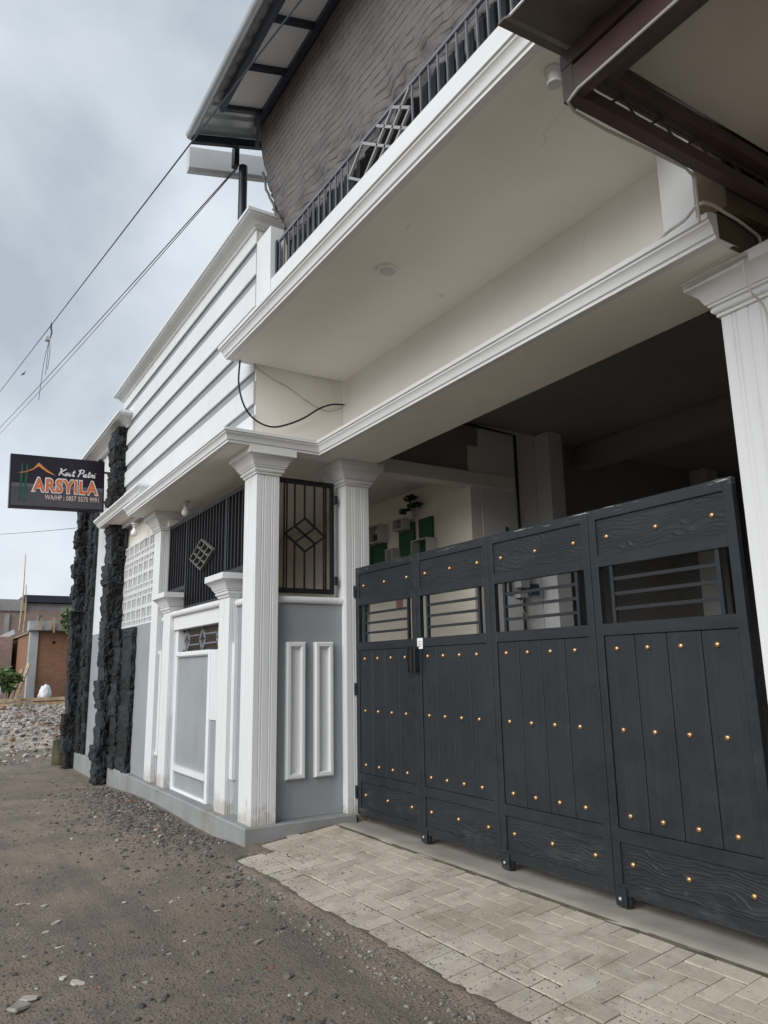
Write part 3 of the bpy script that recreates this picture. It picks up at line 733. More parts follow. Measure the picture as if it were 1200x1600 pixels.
# side window grille between the corner columns
gx = -6.93
sf = MB(); sf.box(gx-.02, gx+.02, 3.02, 3.68, 2.275, 2.325); sf.box(gx-.02, gx+.02, 3.02, 3.68, 3.43, 3.48)
sf.box(gx-.021, gx+.021, 3.01, 3.045, 2.275, 3.48); sf.box(gx-.021, gx+.021, 3.655, 3.69, 2.275, 3.48)
sg = sf.build('side_grille', 'black_steel', B); wl = wloc(sg)
for y, z0, z1 in [(3.115, 2.32, 3.44), (3.60, 2.32, 3.44), (3.145, 2.32, 3.44), (3.575, 2.32, 3.44)]:
    MB().box(gx-.008, gx+.008, y-.007, y+.007, z0, z1).build('bar', 'black_steel', sg)
for y, za, zb in [(3.235, 2.81, 2.97), (3.35, 2.71, 3.065), (3.465, 2.81, 2.97)]:
    MB().box(gx-.008, gx+.008, y-.008, y+.008, 2.32, za).build('bar', 'black_steel', sg)
    MB().box(gx-.008, gx+.008, y-.008, y+.008, zb, 3.44).build('bar', 'black_steel', sg)
mb = MB()
for (a, b_) in [((3.12, 2.885), (3.35, 3.065)), ((3.35, 3.065), (3.58, 2.885)), ((3.58, 2.885), (3.35, 2.71)), ((3.35, 2.71), (3.12, 2.885)), ((3.235, 2.97), (3.465, 2.80)), ((3.235, 2.80), (3.465, 2.97))]:
    mb.bar((gx+.012, a[0], a[1]), (gx+.012, b_[0], b_[1]), .02, .02)
mb.build('diamond_ornament', 'black_steel', sg)
for z in (2.42, 3.30): MB().box(-6.95, -6.90, 3.69, 3.735, z-.045, z+.045).build('hinge', 'black_steel', sg, .006)
# breeze block screen
scr = MB(); scr.box(-12.62, -12.5, 2.78, 2.87, 2.20, 3.50); scr.box(-10.66, -10.60, 2.78, 2.87, 2.20, 3.50)
screen = scr.build('breeze_block_screen', 'white_paint', B); wl = wloc(screen)
BW, BH = 1.84/6, 1.30/5
def breeze(flip):
    e = .022; mb = MB(); D = .085
    hw, hh = BW/2-.0015, BH/2-.0015
    def bx(a0, a1, c0, c1, y0=0.0, y1=D):
        if flip: c0, c1 = -c1, -c0
        mb.box(a0, a1, y0, y1, c0, c1)
    bx(-hw, hw, hh-e, hh); bx(-hw, hw, -hh, -hh+e); bx(-hw, -hw+e, -hh+e, hh-e); bx(hw-e, hw, -hh+e, hh-e)
    bx(-.012, .012, -hh+e, hh-e, .002)
    bx(-hw+e, -.012, -.045, -.025, .004); bx(.012, hw-e, -.045, -.025, .004); bx(-hw/2-.012, -hw/2+.008, -hh+e, -.045, .006)
    bx(hw/2-.008, hw/2+.012, -.025, hh-e, .006); bx(-hw/2-.01, -hw/2+.01, .02, hh-e, .03)
    bx(-hw+e, hw-e, -hh+e, hh-e, D*.8, D+.002) if False else None
    return mb.mesh('breeze_block', 'white_trim')
bz = [breeze(False), breeze(True)]
for r_ in range(5):
    for c in range(6):
        link('breeze_block', bz[r_ % 2], screen, Vector((-12.5+(c+.5)*BW, 2.775, 2.20+(r_+.5)*BH))-wl)
wallbox('screen_beam', 'soffit_paint', -12.7, -10.2, 2.83, 2.98, 3.50, 3.90)
# parapet cornice of the left bay
MB().sweep([(o, z+5.58) for o, z in crown[:-2]+[(-.2, .22), (-.2, 0)]], [(-15.5, 2.70), (-12.36, 2.70), (-12.36, 2.92)]).build('cornice', 'white_trim', B, smooth=40)
# lava stone pillars
svar = [sub_stone(i+1, 1, 1, 1) for i in range(9)]
def pillar(xr, xl, yf, yb, z0, z1, strips, zs):
    core = MB().box(xl+.05, xr-.05, yf+.07, yb, z0, z1).build('stone_pillar', 'lava_stone', B); o = wloc(core)
    def put(x0, x1, y0, y1, zb, zt):
        s = link('stone', random.choice(svar), core, Vector(((x0+x1)/2, (y0+y1)/2, (zb+zt)/2))-o)
        s.scale = ((x1-x0)*1.08, (y1-y0)*1.14, (zt-zb)*1.12)
        if random.random() < .5: s.scale.x *= -1
    z = z0
    while z < z1-.05:
        h_ = min(random.uniform(.13, .30), z1-z)
        if z1-z-h_ < .1: h_ = z1-z
        ym = yf+(yb-yf)*random.uniform(.38, .62); jit = random.uniform(-.035, .03)
        put(xl, xr+jit*.6, yf+jit, ym, z, z+h_)
        if random.random() < .5: put(xl, xr+random.uniform(-.03, .04), ym, yb+.02, z, z+h_)
        else: put(xl, xr+random.uniform(-.03, .04), ym, yb+.02, z, z+h_*.5); put(xl, xr+random.uniform(-.03, .04), ym, yb+.02, z+h_*.5, z+h_)
        z += h_
    for (a, b_, yy, zt) in strips:
        z = zs
        while z < zt-.04:
            h_ = min(random.uniform(.12, .34), zt-z); h_ = zt-z if zt-z-h_ < .08 else h_
            put(a, b_, yy+random.uniform(-.02, .02), 2.79, z, z+h_); z += h_
random.seed(3)
pillar(-12.50, -12.95, 2.525, 2.74, -.32, 5.60, [(-12.46, -12.06, 2.66, 2.17), (-12.0, -11.42, 2.70, 2.17)], .10)
pillar(-15.22, -15.55, 2.48, 2.74, -.42, 5.56, [(-15.2, -14.9, 2.66, 5.55), (-14.88, -14.64, 2.69, 5.55)], .09)
# carport and porch behind the front
wallbox('porch_wall', 'cream_wall', -13.0, -6.905, 5.58, 5.75, .0, 4.2)
wallbox('porch_end_wall', 'cream_wall', -13.1, -12.95, 2.96, 5.58, .0, 4.0)
wallbox('porch_ceiling', 'soffit_paint', -12.95, -6.98, 2.93, 5.58, 3.88, 3.98)
wallbox('carport_wall', 'meter_wall', -7.05, -6.90, 5.752, 6.35, .0, 4.5)
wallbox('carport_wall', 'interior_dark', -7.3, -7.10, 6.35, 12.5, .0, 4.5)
wallbox('carport_wall', 'meter_wall', -7.098, -6.92, 6.352, 6.70, .0, 4.5)
wallbox('carport_pilaster', 'white_paint', -7.095, -6.66, 6.703, 6.95, .0, 4.49)
wallbox('carport_pilaster', 'interior_grey', -7.095, -6.80, 10.2, 10.5, .0, 4.49)
wallbox('ledge_beam', 'soffit_paint', -7.06, -6.86, 4.063, 6.28, 3.68, 3.85)
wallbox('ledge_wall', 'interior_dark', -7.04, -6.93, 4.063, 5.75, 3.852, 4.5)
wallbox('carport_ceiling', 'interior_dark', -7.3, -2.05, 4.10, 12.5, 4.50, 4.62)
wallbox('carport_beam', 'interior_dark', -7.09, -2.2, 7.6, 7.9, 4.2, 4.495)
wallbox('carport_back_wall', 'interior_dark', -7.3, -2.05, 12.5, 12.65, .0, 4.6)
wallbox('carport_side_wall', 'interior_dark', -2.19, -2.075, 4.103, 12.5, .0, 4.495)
wallbox('party_wall', 'brown_plaster', -2.072, -1.99, 3.40+.03, 12.5, CZ+.17, 4.65)
wallbox('party_wall', 'brown_plaster', -2.073, -1.99, 4.105, 12.5, .0, CZ+.165)
wallbox('beam_end', 'brown_plaster', -2.085, -2.048, 3.42, 4.1, CZ+.006, CZ+.165)
MB().tube([(-6.88, 6.33, .1), (-6.88, 6.33, 4.43), (-6.88, 5.8, 4.45), (-6.885, 4.7, 4.46)], .018, 8).build('conduit', 'black_steel', B)
# upper roof over the balcony
RZ = lambda y: 7.70+(y-2.75)*.30
rx0, rx1 = -7.40, -1.0
rv, rf = [], []
n_ = int((rx1-rx0)/.0333)
for i in range(n_+1):
    x = rx0+i*.0333; ph = i % 6; zz = .03 if ph in (0, 1) else 0
    for y in (2.12, 4.6): rv.append((x, y, RZ(y)+zz))
for i in range(n_): rf.append((2*i, 2*i+2, 2*i+3, 2*i+1))
mbr = MB(); mbr.add(rv, rf); roof = mbr.build('roof', 'zinc_sheet', B, fix=False)
def rbeam(y0, y1, x0, x1, h=.1, zo=-.01): 
    z = RZ((y0+y1)/2)+zo; MB().box(x0, x1, y0, y1, z-h, z).build('roof_beam', 'navy_steel', roof)
rbeam(2.235, 2.285, -6.78, rx1); rbeam(2.70, 2.76, -6.95, rx1, .11)
for k in range(9):
    x = -6.78+k*.66
    mb = MB(); mb.prism([(2.286, RZ(2.286)-.10), (2.70, RZ(2.70)-.10), (2.70, RZ(2.70)-.02), (2.286, RZ(2.286)-.02)], x, x+.055, 'x'); mb.build('rafter', 'navy_steel', roof)
    if k < 8:
        mb = MB(); mb.prism([(2.29, RZ(2.29)-.05), (2.70, RZ(2.70)-.05), (2.70, RZ(2.70)-.035), (2.29, RZ(2.29)-.035)], x+.057, x+.658, 'x'); mb.build('soffit_panel', 'white_trim', roof)
mb = MB(); mb.prism([(2.12, RZ(2.12)-.10), (4.5, RZ(4.5)-.10), (4.5, RZ(4.5)-.005), (2.12, RZ(2.12)-.005)], -7.40, -7.34, 'x'); mb.build('verge_beam', 'navy_steel', roof)
MB().bar((-7.35, 2.9, RZ(2.9)-.09), (-6.9, 2.74, RZ(2.74)-.09), .05, .06).build('brace', 'navy_steel', roof)
# gutter (half-round) along the eaves
mb = MB(); gp = []
for k in range(9): a = math.pi*k/8; gp.append((-.05*math.cos(a), -.06*math.sin(a)))
gp = [(2.105+a, RZ(2.12)+.01+z) for a, z in gp]
mb.prism(gp, -7.40, rx1, 'x'); mb.build('gutter', 'zinc_sheet', roof, smooth=40)
# white box gutter of the roof behind and steel post
MB().sweep([(0, 0), (.0, .27), (-.12, .27), (-.12, .0), (-.10, -.03), (-.03, -.03)], [(-7.72, 2.2, 7.36), (-7.72, 3.6, 7.70)]).build('box_gutter', 'shaded_white', B)
MB().tube([(-7.5, 2.79, 5.61), (-7.5, 2.79, 7.44)], .052, 14).build('roof_post', 'navy_steel', B, smooth=40)
MB().box(-7.55, -7.45, 2.66, 2.72, 7.40, 7.66).build('post_bracket', 'black_steel', B)

# ------------------------------------------------------------------ the folding gate
GY = 3.875
gxs = [-6.785, -5.668, -4.615, -3.530, -2.43]
glab = ['charcoal gate leaf hung on the white column, farthest left of the four', 'charcoal gate leaf with a small white sticker on its middle rail',
        'charcoal gate leaf third from the left, electric meter seen through its bars', 'charcoal gate leaf nearest the camera, ending at the right white column']
studm = MB().lathe([(.0175, 0), (.0175, -.004), (.0155, -.010), (.010, -.0145), (.004, -.0165)], (0, 0, 0), 14, 'y').mesh('stud', 'brass', smooth=60)
for li in range(4):
    x0, x1 = gxs[li]+.003, gxs[li+1]-.003
    L = thing('gate_leaf', (x0, GY, .02), glab[li], 'gate', 'leaves of the folding driveway gate')
    st = .062
    D1 = GY+.045
    f = MB(); f.box(x0, x0+st, GY, D1, .094, 2.545); f.box(x1-st, x1, GY, D1, .094, 2.545)
    rows = [(2.472, 2.545), (2.145, 2.222), (1.687, 1.766), (.405, .485), (.094, .160)]
    for a, b_ in rows: f.box(x0+st, x1-st, GY, D1, a, b_)
    f.build('frame', 'gate_frame_paint', L, .003)
    a, b_ = x0+st, x1-st
    MB().box(a, b_, GY+.014, GY+.032, 2.222, 2.472).build('carved_panel', 'gate_panel_paint', L)
    MB().box(a, b_, GY+.014, GY+.032, .160, .405).build('carved_panel', 'gate_panel_paint', L)
    MB().box(a, b_, GY+.028, GY+.034, .485, 1.687).build('back_sheet', 'gate_frame_paint', L)
    pw = (b_-a)/4
    lo = wloc(L)
    for k in range(4):
        MB().box(a+k*pw+.003, a+(k+1)*pw-.003, GY+.010, GY+.027, .486, 1.686).build('plank', 'gate_plank_paint', L, .004)
        for z in (1.60, 1.088, .57): link('stud', studm, L, Vector((a+(k+.42)*pw, GY+.0105, z))-lo)
    for k in (.09, .5, .91):
        for z in (2.345, .285): link('stud', studm, L, Vector((a+k*(b_-a), GY+.0145, z))-lo)
    for x in (a+.10, b_-.085): MB().box(x-.013, x+.013, GY+.012, GY+.038, 1.766, 2.145).build('upright', 'gate_frame_paint', L)
    for z in (2.056, 1.957, 1.858): MB().box(a+.113, b_-.098, GY+.016, GY+.034, z-.011, z+.011).build('bar', 'gate_frame_paint', L)
    if li:
        mb = MB(); mb.box(x0+.01, x0+.095, GY-.014, GY-.002, .03, .135); mb.box(x0+.01, x0+.02, GY-.002, GY+.03, .03, .135)
        c = mb.build('caster_bracket', 'gate_frame_paint', L, .004)
        MB().lathe([(.02, -.013), (.046, -.012), (.05, -.004), (.05, .004), (.046, .012), (.02, .013)], (x0+.075, GY+.016, .068), 16, 'y').build('wheel', 'black_steel', c, smooth=40)
        MB().lathe([(.010, 0), (.010, -.006), (.006, -.008)], (x0+.05, GY-.0142, .075), 10, 'y').build('bolt', 'meter_grey', c)
    if li == 0:
        for x in (x1-.088, x1-.02):
            mb = MB(); mb.box(x-.012, x+.012, GY-.055, GY-.035, 1.46, 1.70); mb.box(x-.012, x+.012, GY-.035, GY, 1.665, 1.69); mb.box(x-.012, x+.012, GY-.035, GY, 1.47, 1.495); mb.build('pull_handle', 'black_steel', L, .003)
        mb = MB(); mb.box(x1-.19, x1-.075, GY+.003, GY+.0095, 1.12, 1.30); mb.build('lock_cover', 'gate_frame_paint', L, .002)
        for z in (.3, 1.3, 2.3): MB().tube([(x0-.004, GY-.012, z-.06), (x0-.004, GY-.012, z+.06)], .011, 10).build('hinge', 'gate_frame_paint', L)
    if li == 1:
        mb = MB(); mb.box(x0+.008, x0+.042, GY-.055, GY-.035, 1.46, 1.70); mb.box(x0+.012, x0+.036, GY-.035, GY, 1.665, 1.69); mb.box(x0+.012, x0+.036, GY-.035, GY, 1.47, 1.495); mb.build('pull_handle', 'black_steel', L, .003)
        MB().box(x0+.012, x0+.098, GY-.002, GY-.0005, 1.668, 1.765).build('sticker', 'sticker', L)
        mb = MB()
        for z, wd in ((1.735, .05), (1.72, .035), (1.705, .05), (1.69, .03)): mb.box(x0+.03, x0+.03+wd, GY-.0035, GY-.0022, z-.002, z+.002)
        mb.build('print', 'rail_steel', L)

# ------------------------------------------------------------------ shade net
def net():
    nx, nz = 190, 70; vs, fs = [], []
    X0, X1 = -6.95, -1.4
    for i in range(nx+1):
        u = i/nx; x = X0+(X1-X0)*u
        zt = 7.64
        zb = 5.80+.09*noise.noise(Vector((x*1.7, 0, 2)))+.05*noise.noise(Vector((x*6, 1, 2)))+.02*noise.noise(Vector((x*17, 1, 2)))
        if u < .11: zb = 6.95+(5.95-6.95)*(u/.11)**.8
        for j in range(nz+1):
            v = j/nz; z = zb+(zt-zb)*v
            low = (1-v)
            # gathers: soft vertical sag folds that deepen towards the loose hem
            dy = .014*noise.noise(Vector((x*1.3, z*.9, 4)))+(.07*low**4)*noise.noise(Vector((x*5.5, z*2.2, 8)))+.016*noise.noise(Vector((x*3.5, z*9, 3)))*low**3
            hem = max(0, (low-.62)/.38)**1.5
            dy += hem*(.07*noise.noise(Vector((x*4.5+z*3, z*5, 21)))+.045*noise.noise(Vector((x*10-z*6, z*11, 5)))+.02*noise.noise(Vector((x*24, z*20, 7))))
            dy += .10*low**5*(.6+.5*math.sin(x*7+noise.noise(Vector((x*2, 0, 0)))*4))
            dxx = .02*noise.noise(Vector((x*.8, z*3, 14)))*low
            zz = z-.02*math.sin(x*2.1+1)*low
            vs.append((x+dxx, 2.83+dy-.05*v, zz))
    for i in range(nx):
        for j in range(nz): fs.append((i*(nz+1)+j, (i+1)*(nz+1)+j, (i+1)*(nz+1)+j+1, i*(nz+1)+j+1))
    me = bpy.data.meshes.new('shade_net'); me.from_pydata(vs, [], fs); me.shade_smooth(); me.materials.append(M['net_cloth'])
    o = link('shade_net', me)
    md = o.modifiers.new('thickness', 'SOLIDIFY'); md.thickness = .004
    return o
nto = tag(net(), 'dark grey woven shade net hanging above the balcony railing', 'shade net')
mb = MB(); pts = []
for i in range(26):
    u = i/25; x = -6.90+.62*u; pts.append((x, 2.80+.02*noise.noise(Vector((i*.3, 0, 0))), 6.98-1.05*u**.8+.03*noise.noise(Vector((i*.35, 3, 0)))))
mb.tube(pts, [.014+.003*noise.noise(Vector((i*.7, 0, 0))) for i in range(26)], 8); mb.build('rolled_hem', 'net_cloth', nto, smooth=60)

# ------------------------------------------------------------------ sign
S = thing('sign_board', (-13.5, 1.08, 4.262), 'black lightbox sign with orange lettering mounted on the stone pillar', 'sign')
SW, SH = 1.50, .905
def sbox(name, mat, u0, u1, v0, v1, d0, d1): 
    mb = MB().box(d0, d1, u0*SW, u1*SW, v0*SH, v1*SH); return link(name, mb.mesh(name, mat, .004 if name == 'casing' else 0), S)
sbox('casing', 'sign_dark', -.006, 1.006, -.01, 1.01, -.14, -.002)
sbox('face', 'sign_dark', .012, .988, .42, .985, -.002, .002); sbox('face', 'sign_grey', .012, .988, .03, .40, -.002, .002); sbox('stripe', 'sign_line', .012, .988, .385, .455, .002, .004)
def poly(name, mat, pts, d):
    mb = MB(); mb.prism([(u*SW, v*SH) for u, v in pts], d, d+.002, 'x'); return link(name, mb.mesh(name, mat), S)
for u in (.115, .165): poly('logo_post', 'sign_green', [(u-.030, .10), (u-.006, .12), (u+.012, .80), (u-.006, .86)], .006)
poly('logo_roof', 'sign_chevron', [(.06, .645), (.16, .685), (.23, .75), (.285, .875), (.36, .76), (.47, .635), (.37, .70), (.285, .80), (.22, .715), (.14, .66)], .009)
def text(name, mat, body, u0, u1, v0, v1, d, off=0.0, slant=0.0, space=1.0):
    cu = bpy.data.curves.new(name, 'FONT'); cu.body = body; cu.offset = off; cu.shear = slant; cu.space_character = space; cu.resolution_u = 4
    o = bpy.data.objects.new('tmp', cu); COL.objects.link(o)
    bpy.context.view_layer.update()
    me = bpy.data.meshes.new_from_object(o.evaluated_get(bpy.context.evaluated_depsgraph_get()))
    bpy.data.objects.remove(o)
    xs_ = [v.co.x for v in me.vertices]; ys_ = [v.co.y for v in me.vertices]
    xa, xb, ya, yb = min(xs_), max(xs_), min(ys_), max(ys_)
    for v in me.vertices:
        a = (v.co.x-xa)/(xb-xa); b_ = (v.co.y-ya)/(yb-ya)
        v.co = (d, (u0+a*(u1-u0))*SW, (v0+b_*(v1-v0))*SH)
    me.materials.clear(); me.materials.append(M[mat]); me.name = name
    return link(name, me, S)
text('lettering', 'sign_white', 'ARSYILA', .215, .945, .292, .598, .008, .075, 0, 1.12)
text('lettering', 'sign_orange', 'ARSYILA', .232, .928, .315, .575, .011, .035, 0, 1.16)
text('lettering', 'sign_pale', 'WA/HP : 0857 5575 9991', .36, .945, .165, .262, .008, .022, 0, 1.05)
# brush-script words drawn as strokes
gl = {'K': (.72, [[(.22, 1.0), (.16, .5), (.08, 0)], [(.02, .92), (.22, 1.0)], [(.75, 1.0), (.45, .72), (.17, .5)], [(.2, .52), (.45, .25), (.78, .0)]]),
      'o': (.42, [[(.30, .45), (.12, .38), (.06, .16), (.16, .02), (.30, .1), (.36, .3), (.28, .45), (.42, .42)]]),
      's': (.36, [[(.0, .1), (.2, .48), (.16, .3), (.28, .16), (.18, .02), (.04, .06)], [(.18, .02), (.36, .12)]]),
      't': (.36, [[(.20, .85), (.12, .35), (.14, .05), (.24, .02), (.36, .14)], [(.02, .52), (.34, .58)]]),
      'P': (.66, [[(.24, .98), (.18, .5), (.08, -.05)], [(.0, .82), (.25, 1.02), (.55, 1.0), (.66, .8), (.5, .55), (.2, .48)]]),
      'u': (.46, [[(.06, .45), (.04, .15), (.12, .02), (.24, .12), (.34, .45)], [(.34, .45), (.31, .12), (.38, .02), (.48, .12)]]),
      'r': (.36, [[(.0, .1), (.14, .5), (.16, .38), (.30, .44)], [(.30, .44), (.25, .12), (.30, .02), (.38, .12)]]),
      'i': (.24, [[(.10, .45), (.06, .12), (.12, .02), (.22, .12)], [(.15, .66), (.17, .70)]]), ' ': (.3, [])}
def catmull(p, n=5):
    if len(p) < 3: return p
    q = [p[0]]+p+[p[-1]]; o = []
    for i in range(1, len(q)-2):
        for k in range(n):
            t_ = k/n; a, b_, c, d = q[i-1], q[i], q[i+1], q[i+2]
            o.append(tuple(.5*((2*b_[m_])+(-a[m_]+c[m_])*t_+(2*a[m_]-5*b_[m_]+4*c[m_]-d[m_])*t_*t_+(-a[m_]+3*b_[m_]-3*c[m_]+d[m_])*t_**3) for m_ in (0, 1)))
    o.append(p[-1]); return o
mb = MB(); cx = 0; strokes = []
for ch in 'Kost Putri':
    wd, sts = gl[ch]
    for st_ in sts: strokes.append([(cx+x+.22*y, y) for x, y in catmull(st_)])
    cx += wd+.03
k = .405/cx
lay = 0
for st_ in strokes:
    p = [((.495+x*k)*SW, (.655+y*.135)*SH) for x, y in st_]; L_, R_ = [], []
    for i, q in enumerate(p):
        a = p[max(i-1, 0)]; b_ = p[min(i+1, len(p)-1)]; dx, dy = b_[0]-a[0], b_[1]-a[1]; l = math.hypot(dx, dy) or 1
        wd = .0085+.004*abs(dy/l); L_.append((q[0]-dy/l*wd-.002, q[1]+dx/l*wd)); R_.append((q[0]+dy/l*wd+.002, q[1]-dx/l*wd))
    n_ = len(p); dd = .006+lay*.0002; lay += 1
    mb.add([(dd, a, b_) for a, b_ in L_]+[(dd, a, b_) for a, b_ in R_], [(i, i+1, n_+i+1, n_+i) for i in range(n_-1)])
link('lettering', mb.mesh('lettering', 'sign_white', fix=False), S)
mb = MB(); mb.tube([(-.07, SW+.01, .2*SH), (-.07, SW+.10, .2*SH)], .02, 8); mb.tube([(-.07, SW+.01, .8*SH), (-.07, SW+.10, .8*SH)], .02, 8)
link('bracket', mb.mesh('bracket', 'black_steel'), S)
S.rotation_euler = (R(2.1), 0, 0)

# ------------------------------------------------------------------ neighbour's canopy
Nn = thing('neighbour_canopy', (-1.9, 5.4, 0), 'brown steel neighbouring canopy with corrugated sheet edge, reaching in from upper right', 'canopy')
def nb(name, mat, *a, bev=.004): return MB().box(*a).build(name, mat, Nn, bev)
XN, XE = -1.98, 3.4
mb = MB(); mb.prism([(2.225, 3.965), (2.285, 3.965), (2.285, 3.975), (2.237, 3.975), (2.237, 4.09), (2.285, 4.09), (2.285, 4.10), (2.225, 4.10)], XN+.07, XE, 'x'); mb.build('front_channel', 'brown_steel', Nn)
mb = MB(); mb.prism([(2.225, 4.125), (2.30, 4.125), (2.30, 4.20), (2.225, 4.20)], XN, XE, 'x'); mb.build('front_channel', 'brown_steel', Nn)
nb('inner_channel', 'brown_steel', XN+.11, XE, 2.37, 2.45, 4.09, 4.20)
nb('corner_post', 'brown_steel', XN, XN+.07, 2.225, 2.30, 3.955, 4.124)
nb('side_chord', 'brown_steel', XN, XN+.068, 2.301, 6.0, 3.965, 4.035)
nb('side_chord', 'brown_steel', XN, XN+.10, 2.301, 6.0, 4.13, 4.205)
mb = MB(); y = 2.32; k = 0
while y < 5.8:
    mb.tube([(XN+.03, y, 4.035 if k % 2 else 4.13), (XN+.03, y+.14, 4.13 if k % 2 else 4.035)], .006, 6); y += .14; k += 1
mb.tube([(XN+.035, 2.3, 4.112), (XN+.035, 5.9, 4.112)], .007, 6)
mb.build('lacing', 'brown_steel', Nn)
rv, rf = [], []
n_ = int((XE-XN)/.04)
for i in range(n_+1):
    x = XN-.01+i*.04; zz = .022 if i % 5 in (0, 1) else 0
    rv += [(x, 1.87, 4.185+zz), (x, 6.0, 4.52+zz)]
for i in range(n_): rf.append((2*i, 2*i+2, 2*i+3, 2*i+1))
mb = MB(); mb.add(rv, rf); rs = mb.build('roof_sheet', 'dark_sheet', Nn, fix=False); rs.modifiers.new('t', 'SOLIDIFY').thickness = .01
nb('soffit_board', 'neighbour_soffit', XN+.11, XE, 2.46, 5.95, 4.207, 4.219)
nb('wall', 'brown_plaster', XN, XE, 5.96, 6.1, -.2, 4.3)
mb = MB(); mb.tube([(XN+.10, 2.215, 3.957), (XN+.6, 2.214, 3.958), (0, 2.214, 3.957), (XE, 2.214, 3.958)], .007, 6); mb.build('cable', 'cable_white', Nn)
pts = [(XN+.10, 2.215, 3.957), (XN+.02, 2.235, 3.957), (XN-.004, 2.30, 3.95), (XN-.006, 2.5, 3.945), (XN-.008, 2.8, 3.962), (XN-.008, 3.10, 3.968), (XN-.02, 3.19, 3.955), (XN-.04, 3.215, 3.88), (XN-.05, 3.23, 3.73)]
MB().tube(pts, .008, 6).build('cable', 'cable_white', Nn, smooth=60)

# ------------------------------------------------------------------ wires and cables
def spline(p, n=6):
    p = [Vector(q) for q in p]; q = [p[0]]+p+[p[-1]]; o = []
    for i in range(1, len(q)-2):
        for k in range(n):
            t_ = k/n; a, b_, c, d = q[i-1], q[i], q[i+1], q[i+2]
            o.append(.5*((2*b_)+(c-a)*t_+(2*a-5*b_+4*c-d)*t_*t_+(3*b_-a-3*c+d)*t_**3))
    o.append(p[-1]); return o
cx_ = [(2.523, 4.60), (2.515, 4.345), (2.582, 4.117), (2.708, 3.989), (2.884, 3.949), (3.063, 4.006), (3.246, 4.107), (3.435, 4.247), (3.591, 4.319), (3.735, 4.34)]
tag(MB().tube(spline([(-6.74, y, z) for y, z in cx_]), .0095, 8).build('cable', 'cable_black', smooth=60), 'black cable looping from the balcony underside to the beam wall', 'cable')
cw = [(-6.79, 2.70, 4.60), (-6.792, 2.9, 4.50), (-6.79, 3.1, 4.43), (-6.79, 3.35, 4.30), (-6.79, 3.55, 4.25), (-6.78, 3.735, 4.32)]
tag(MB().tube(spline(cw), .005, 6).build('cable', 'cable_white', smooth=60), 'thin pale cable across the shaded wall beneath the balcony', 'cable')
ce = [(-2.42, 3.44, 3.90), (-2.35, 3.42, 3.91), (-2.2, 3.36, 3.88), (-2.03, 3.28, 3.86), (-2.03, 3.5, 3.865), (-2.03, 3.68, 3.84), (-2.03, 3.78, 3.80), (-2.03, 3.70, 3.70), (-2.06, 3.62, 3.67), (-2.25, 3.60, 3.665), (-2.42, 3.60, 3.66)]
tag(MB().tube(spline(ce), .009, 6).build('cable', 'cable_white', smooth=60), 'pale cable bundle draped round the brown end of the beam', 'cable')
tag(MB().tube(spline([(-2.04, 3.70, 3.71), (-2.04, 3.60, 3.60), (-2.03, 3.615, 3.45), (-2.02, 3.74, 3.30), (-2.02, 3.76, 2.6), (-2.02, 3.765, .3)]), .006, 6).build('cable', 'cable_white', smooth=60), 'thin pale cable running down the right white column', 'cable')
def ray(px, py, dist):
    d = rgt*((px-600)/1154.74)+upv*(-(py-800)/1154.74)+fwd
    return Vector((0, 0, 1.5))+d.normalized()*dist
def wire(a, b_, sag, r, label, ext=(0, .6), n=40):
    d = b_-a; a2 = a-d*ext[0]; b2 = b_+d*ext[1]; pts = []
    for i in range(n+1):
        u = i/n; q = a2.lerp(b2, u); q.z -= sag*4*u*(1-u); pts.append(q)
    return tag(MB().tube(pts, r, 5).build('overhead_wire', 'wire_grey'), label, 'wire', 'overhead wires')
wa, wb = ray(0, 612, 26), ray(470, 0, 6.5)
wire(wa, wb, .0, .008, 'overhead wire passing in front of the eaves, topmost of the three', (.8, .6))
post = Vector((-7.5, 2.72, 7.42))
wire(ray(0, 664, 30), post, .12, .008, 'overhead wire ending at the roof post, upper of the close pair', (.5, 0))
wire(ray(0, 672, 30), post+Vector((0, 0, -.02)), .16, .006, 'overhead wire ending at the roof post, lower of the close pair', (.5, 0))
wire(ray(0, 834, 24), Vector((-15.2, 2.45, 4.3)), .02, .006, 'short wire running behind the sign to the far stone pillar', (.3, 0))
hc = thing('hanging_wire_end', wa.lerp(wb, .17), 'tangle of cut cable ends dangling from the topmost wire', 'wire')
u_ = None
q0 = ray(83, 508, 20.0)
dd = (wb-wa).normalized()
best = min(((wa.lerp(wb, i/4000)-Vector((0, 0, 1.5))).normalized().dot((q0-Vector((0, 0, 1.5))).normalized()), i) for i in range(4001)) if False else max(((wa.lerp(wb, i/4000)-Vector((0, 0, 1.5))).normalized().dot((q0-Vector((0, 0, 1.5))).normalized()), i) for i in range(4001))
hp = wa.lerp(wb, best[1]/4000); hc.location = hp
Dh = (hp-Vector((0, 0, 1.5))).length; mpp = Dh/1154.74
def off(px, py): return hp+rgt*((px-83)*mpp)+Vector((0, 0, -(py-508)*mpp))
bpy.context.view_layer.update()
MB().tube([off(83, 506), off(82, 512), off(84, 520), off(82, 530)], [.012, .02, .014, .012], 6).build('tape', 'wire_grey', hc)
MB().box(*[c for p_ in zip(off(76, 533), off(82, 526)) for c in sorted(p_)]).build('junction_box', 'meter_grey', hc) if False else None
jb = off(79, 530); s_j = 3.2*mpp
MB().box(jb.x-s_j, jb.x+s_j, jb.y-s_j, jb.y+s_j, jb.z-s_j, jb.z+s_j).build('junction_box', 'meter_grey', hc, .01)
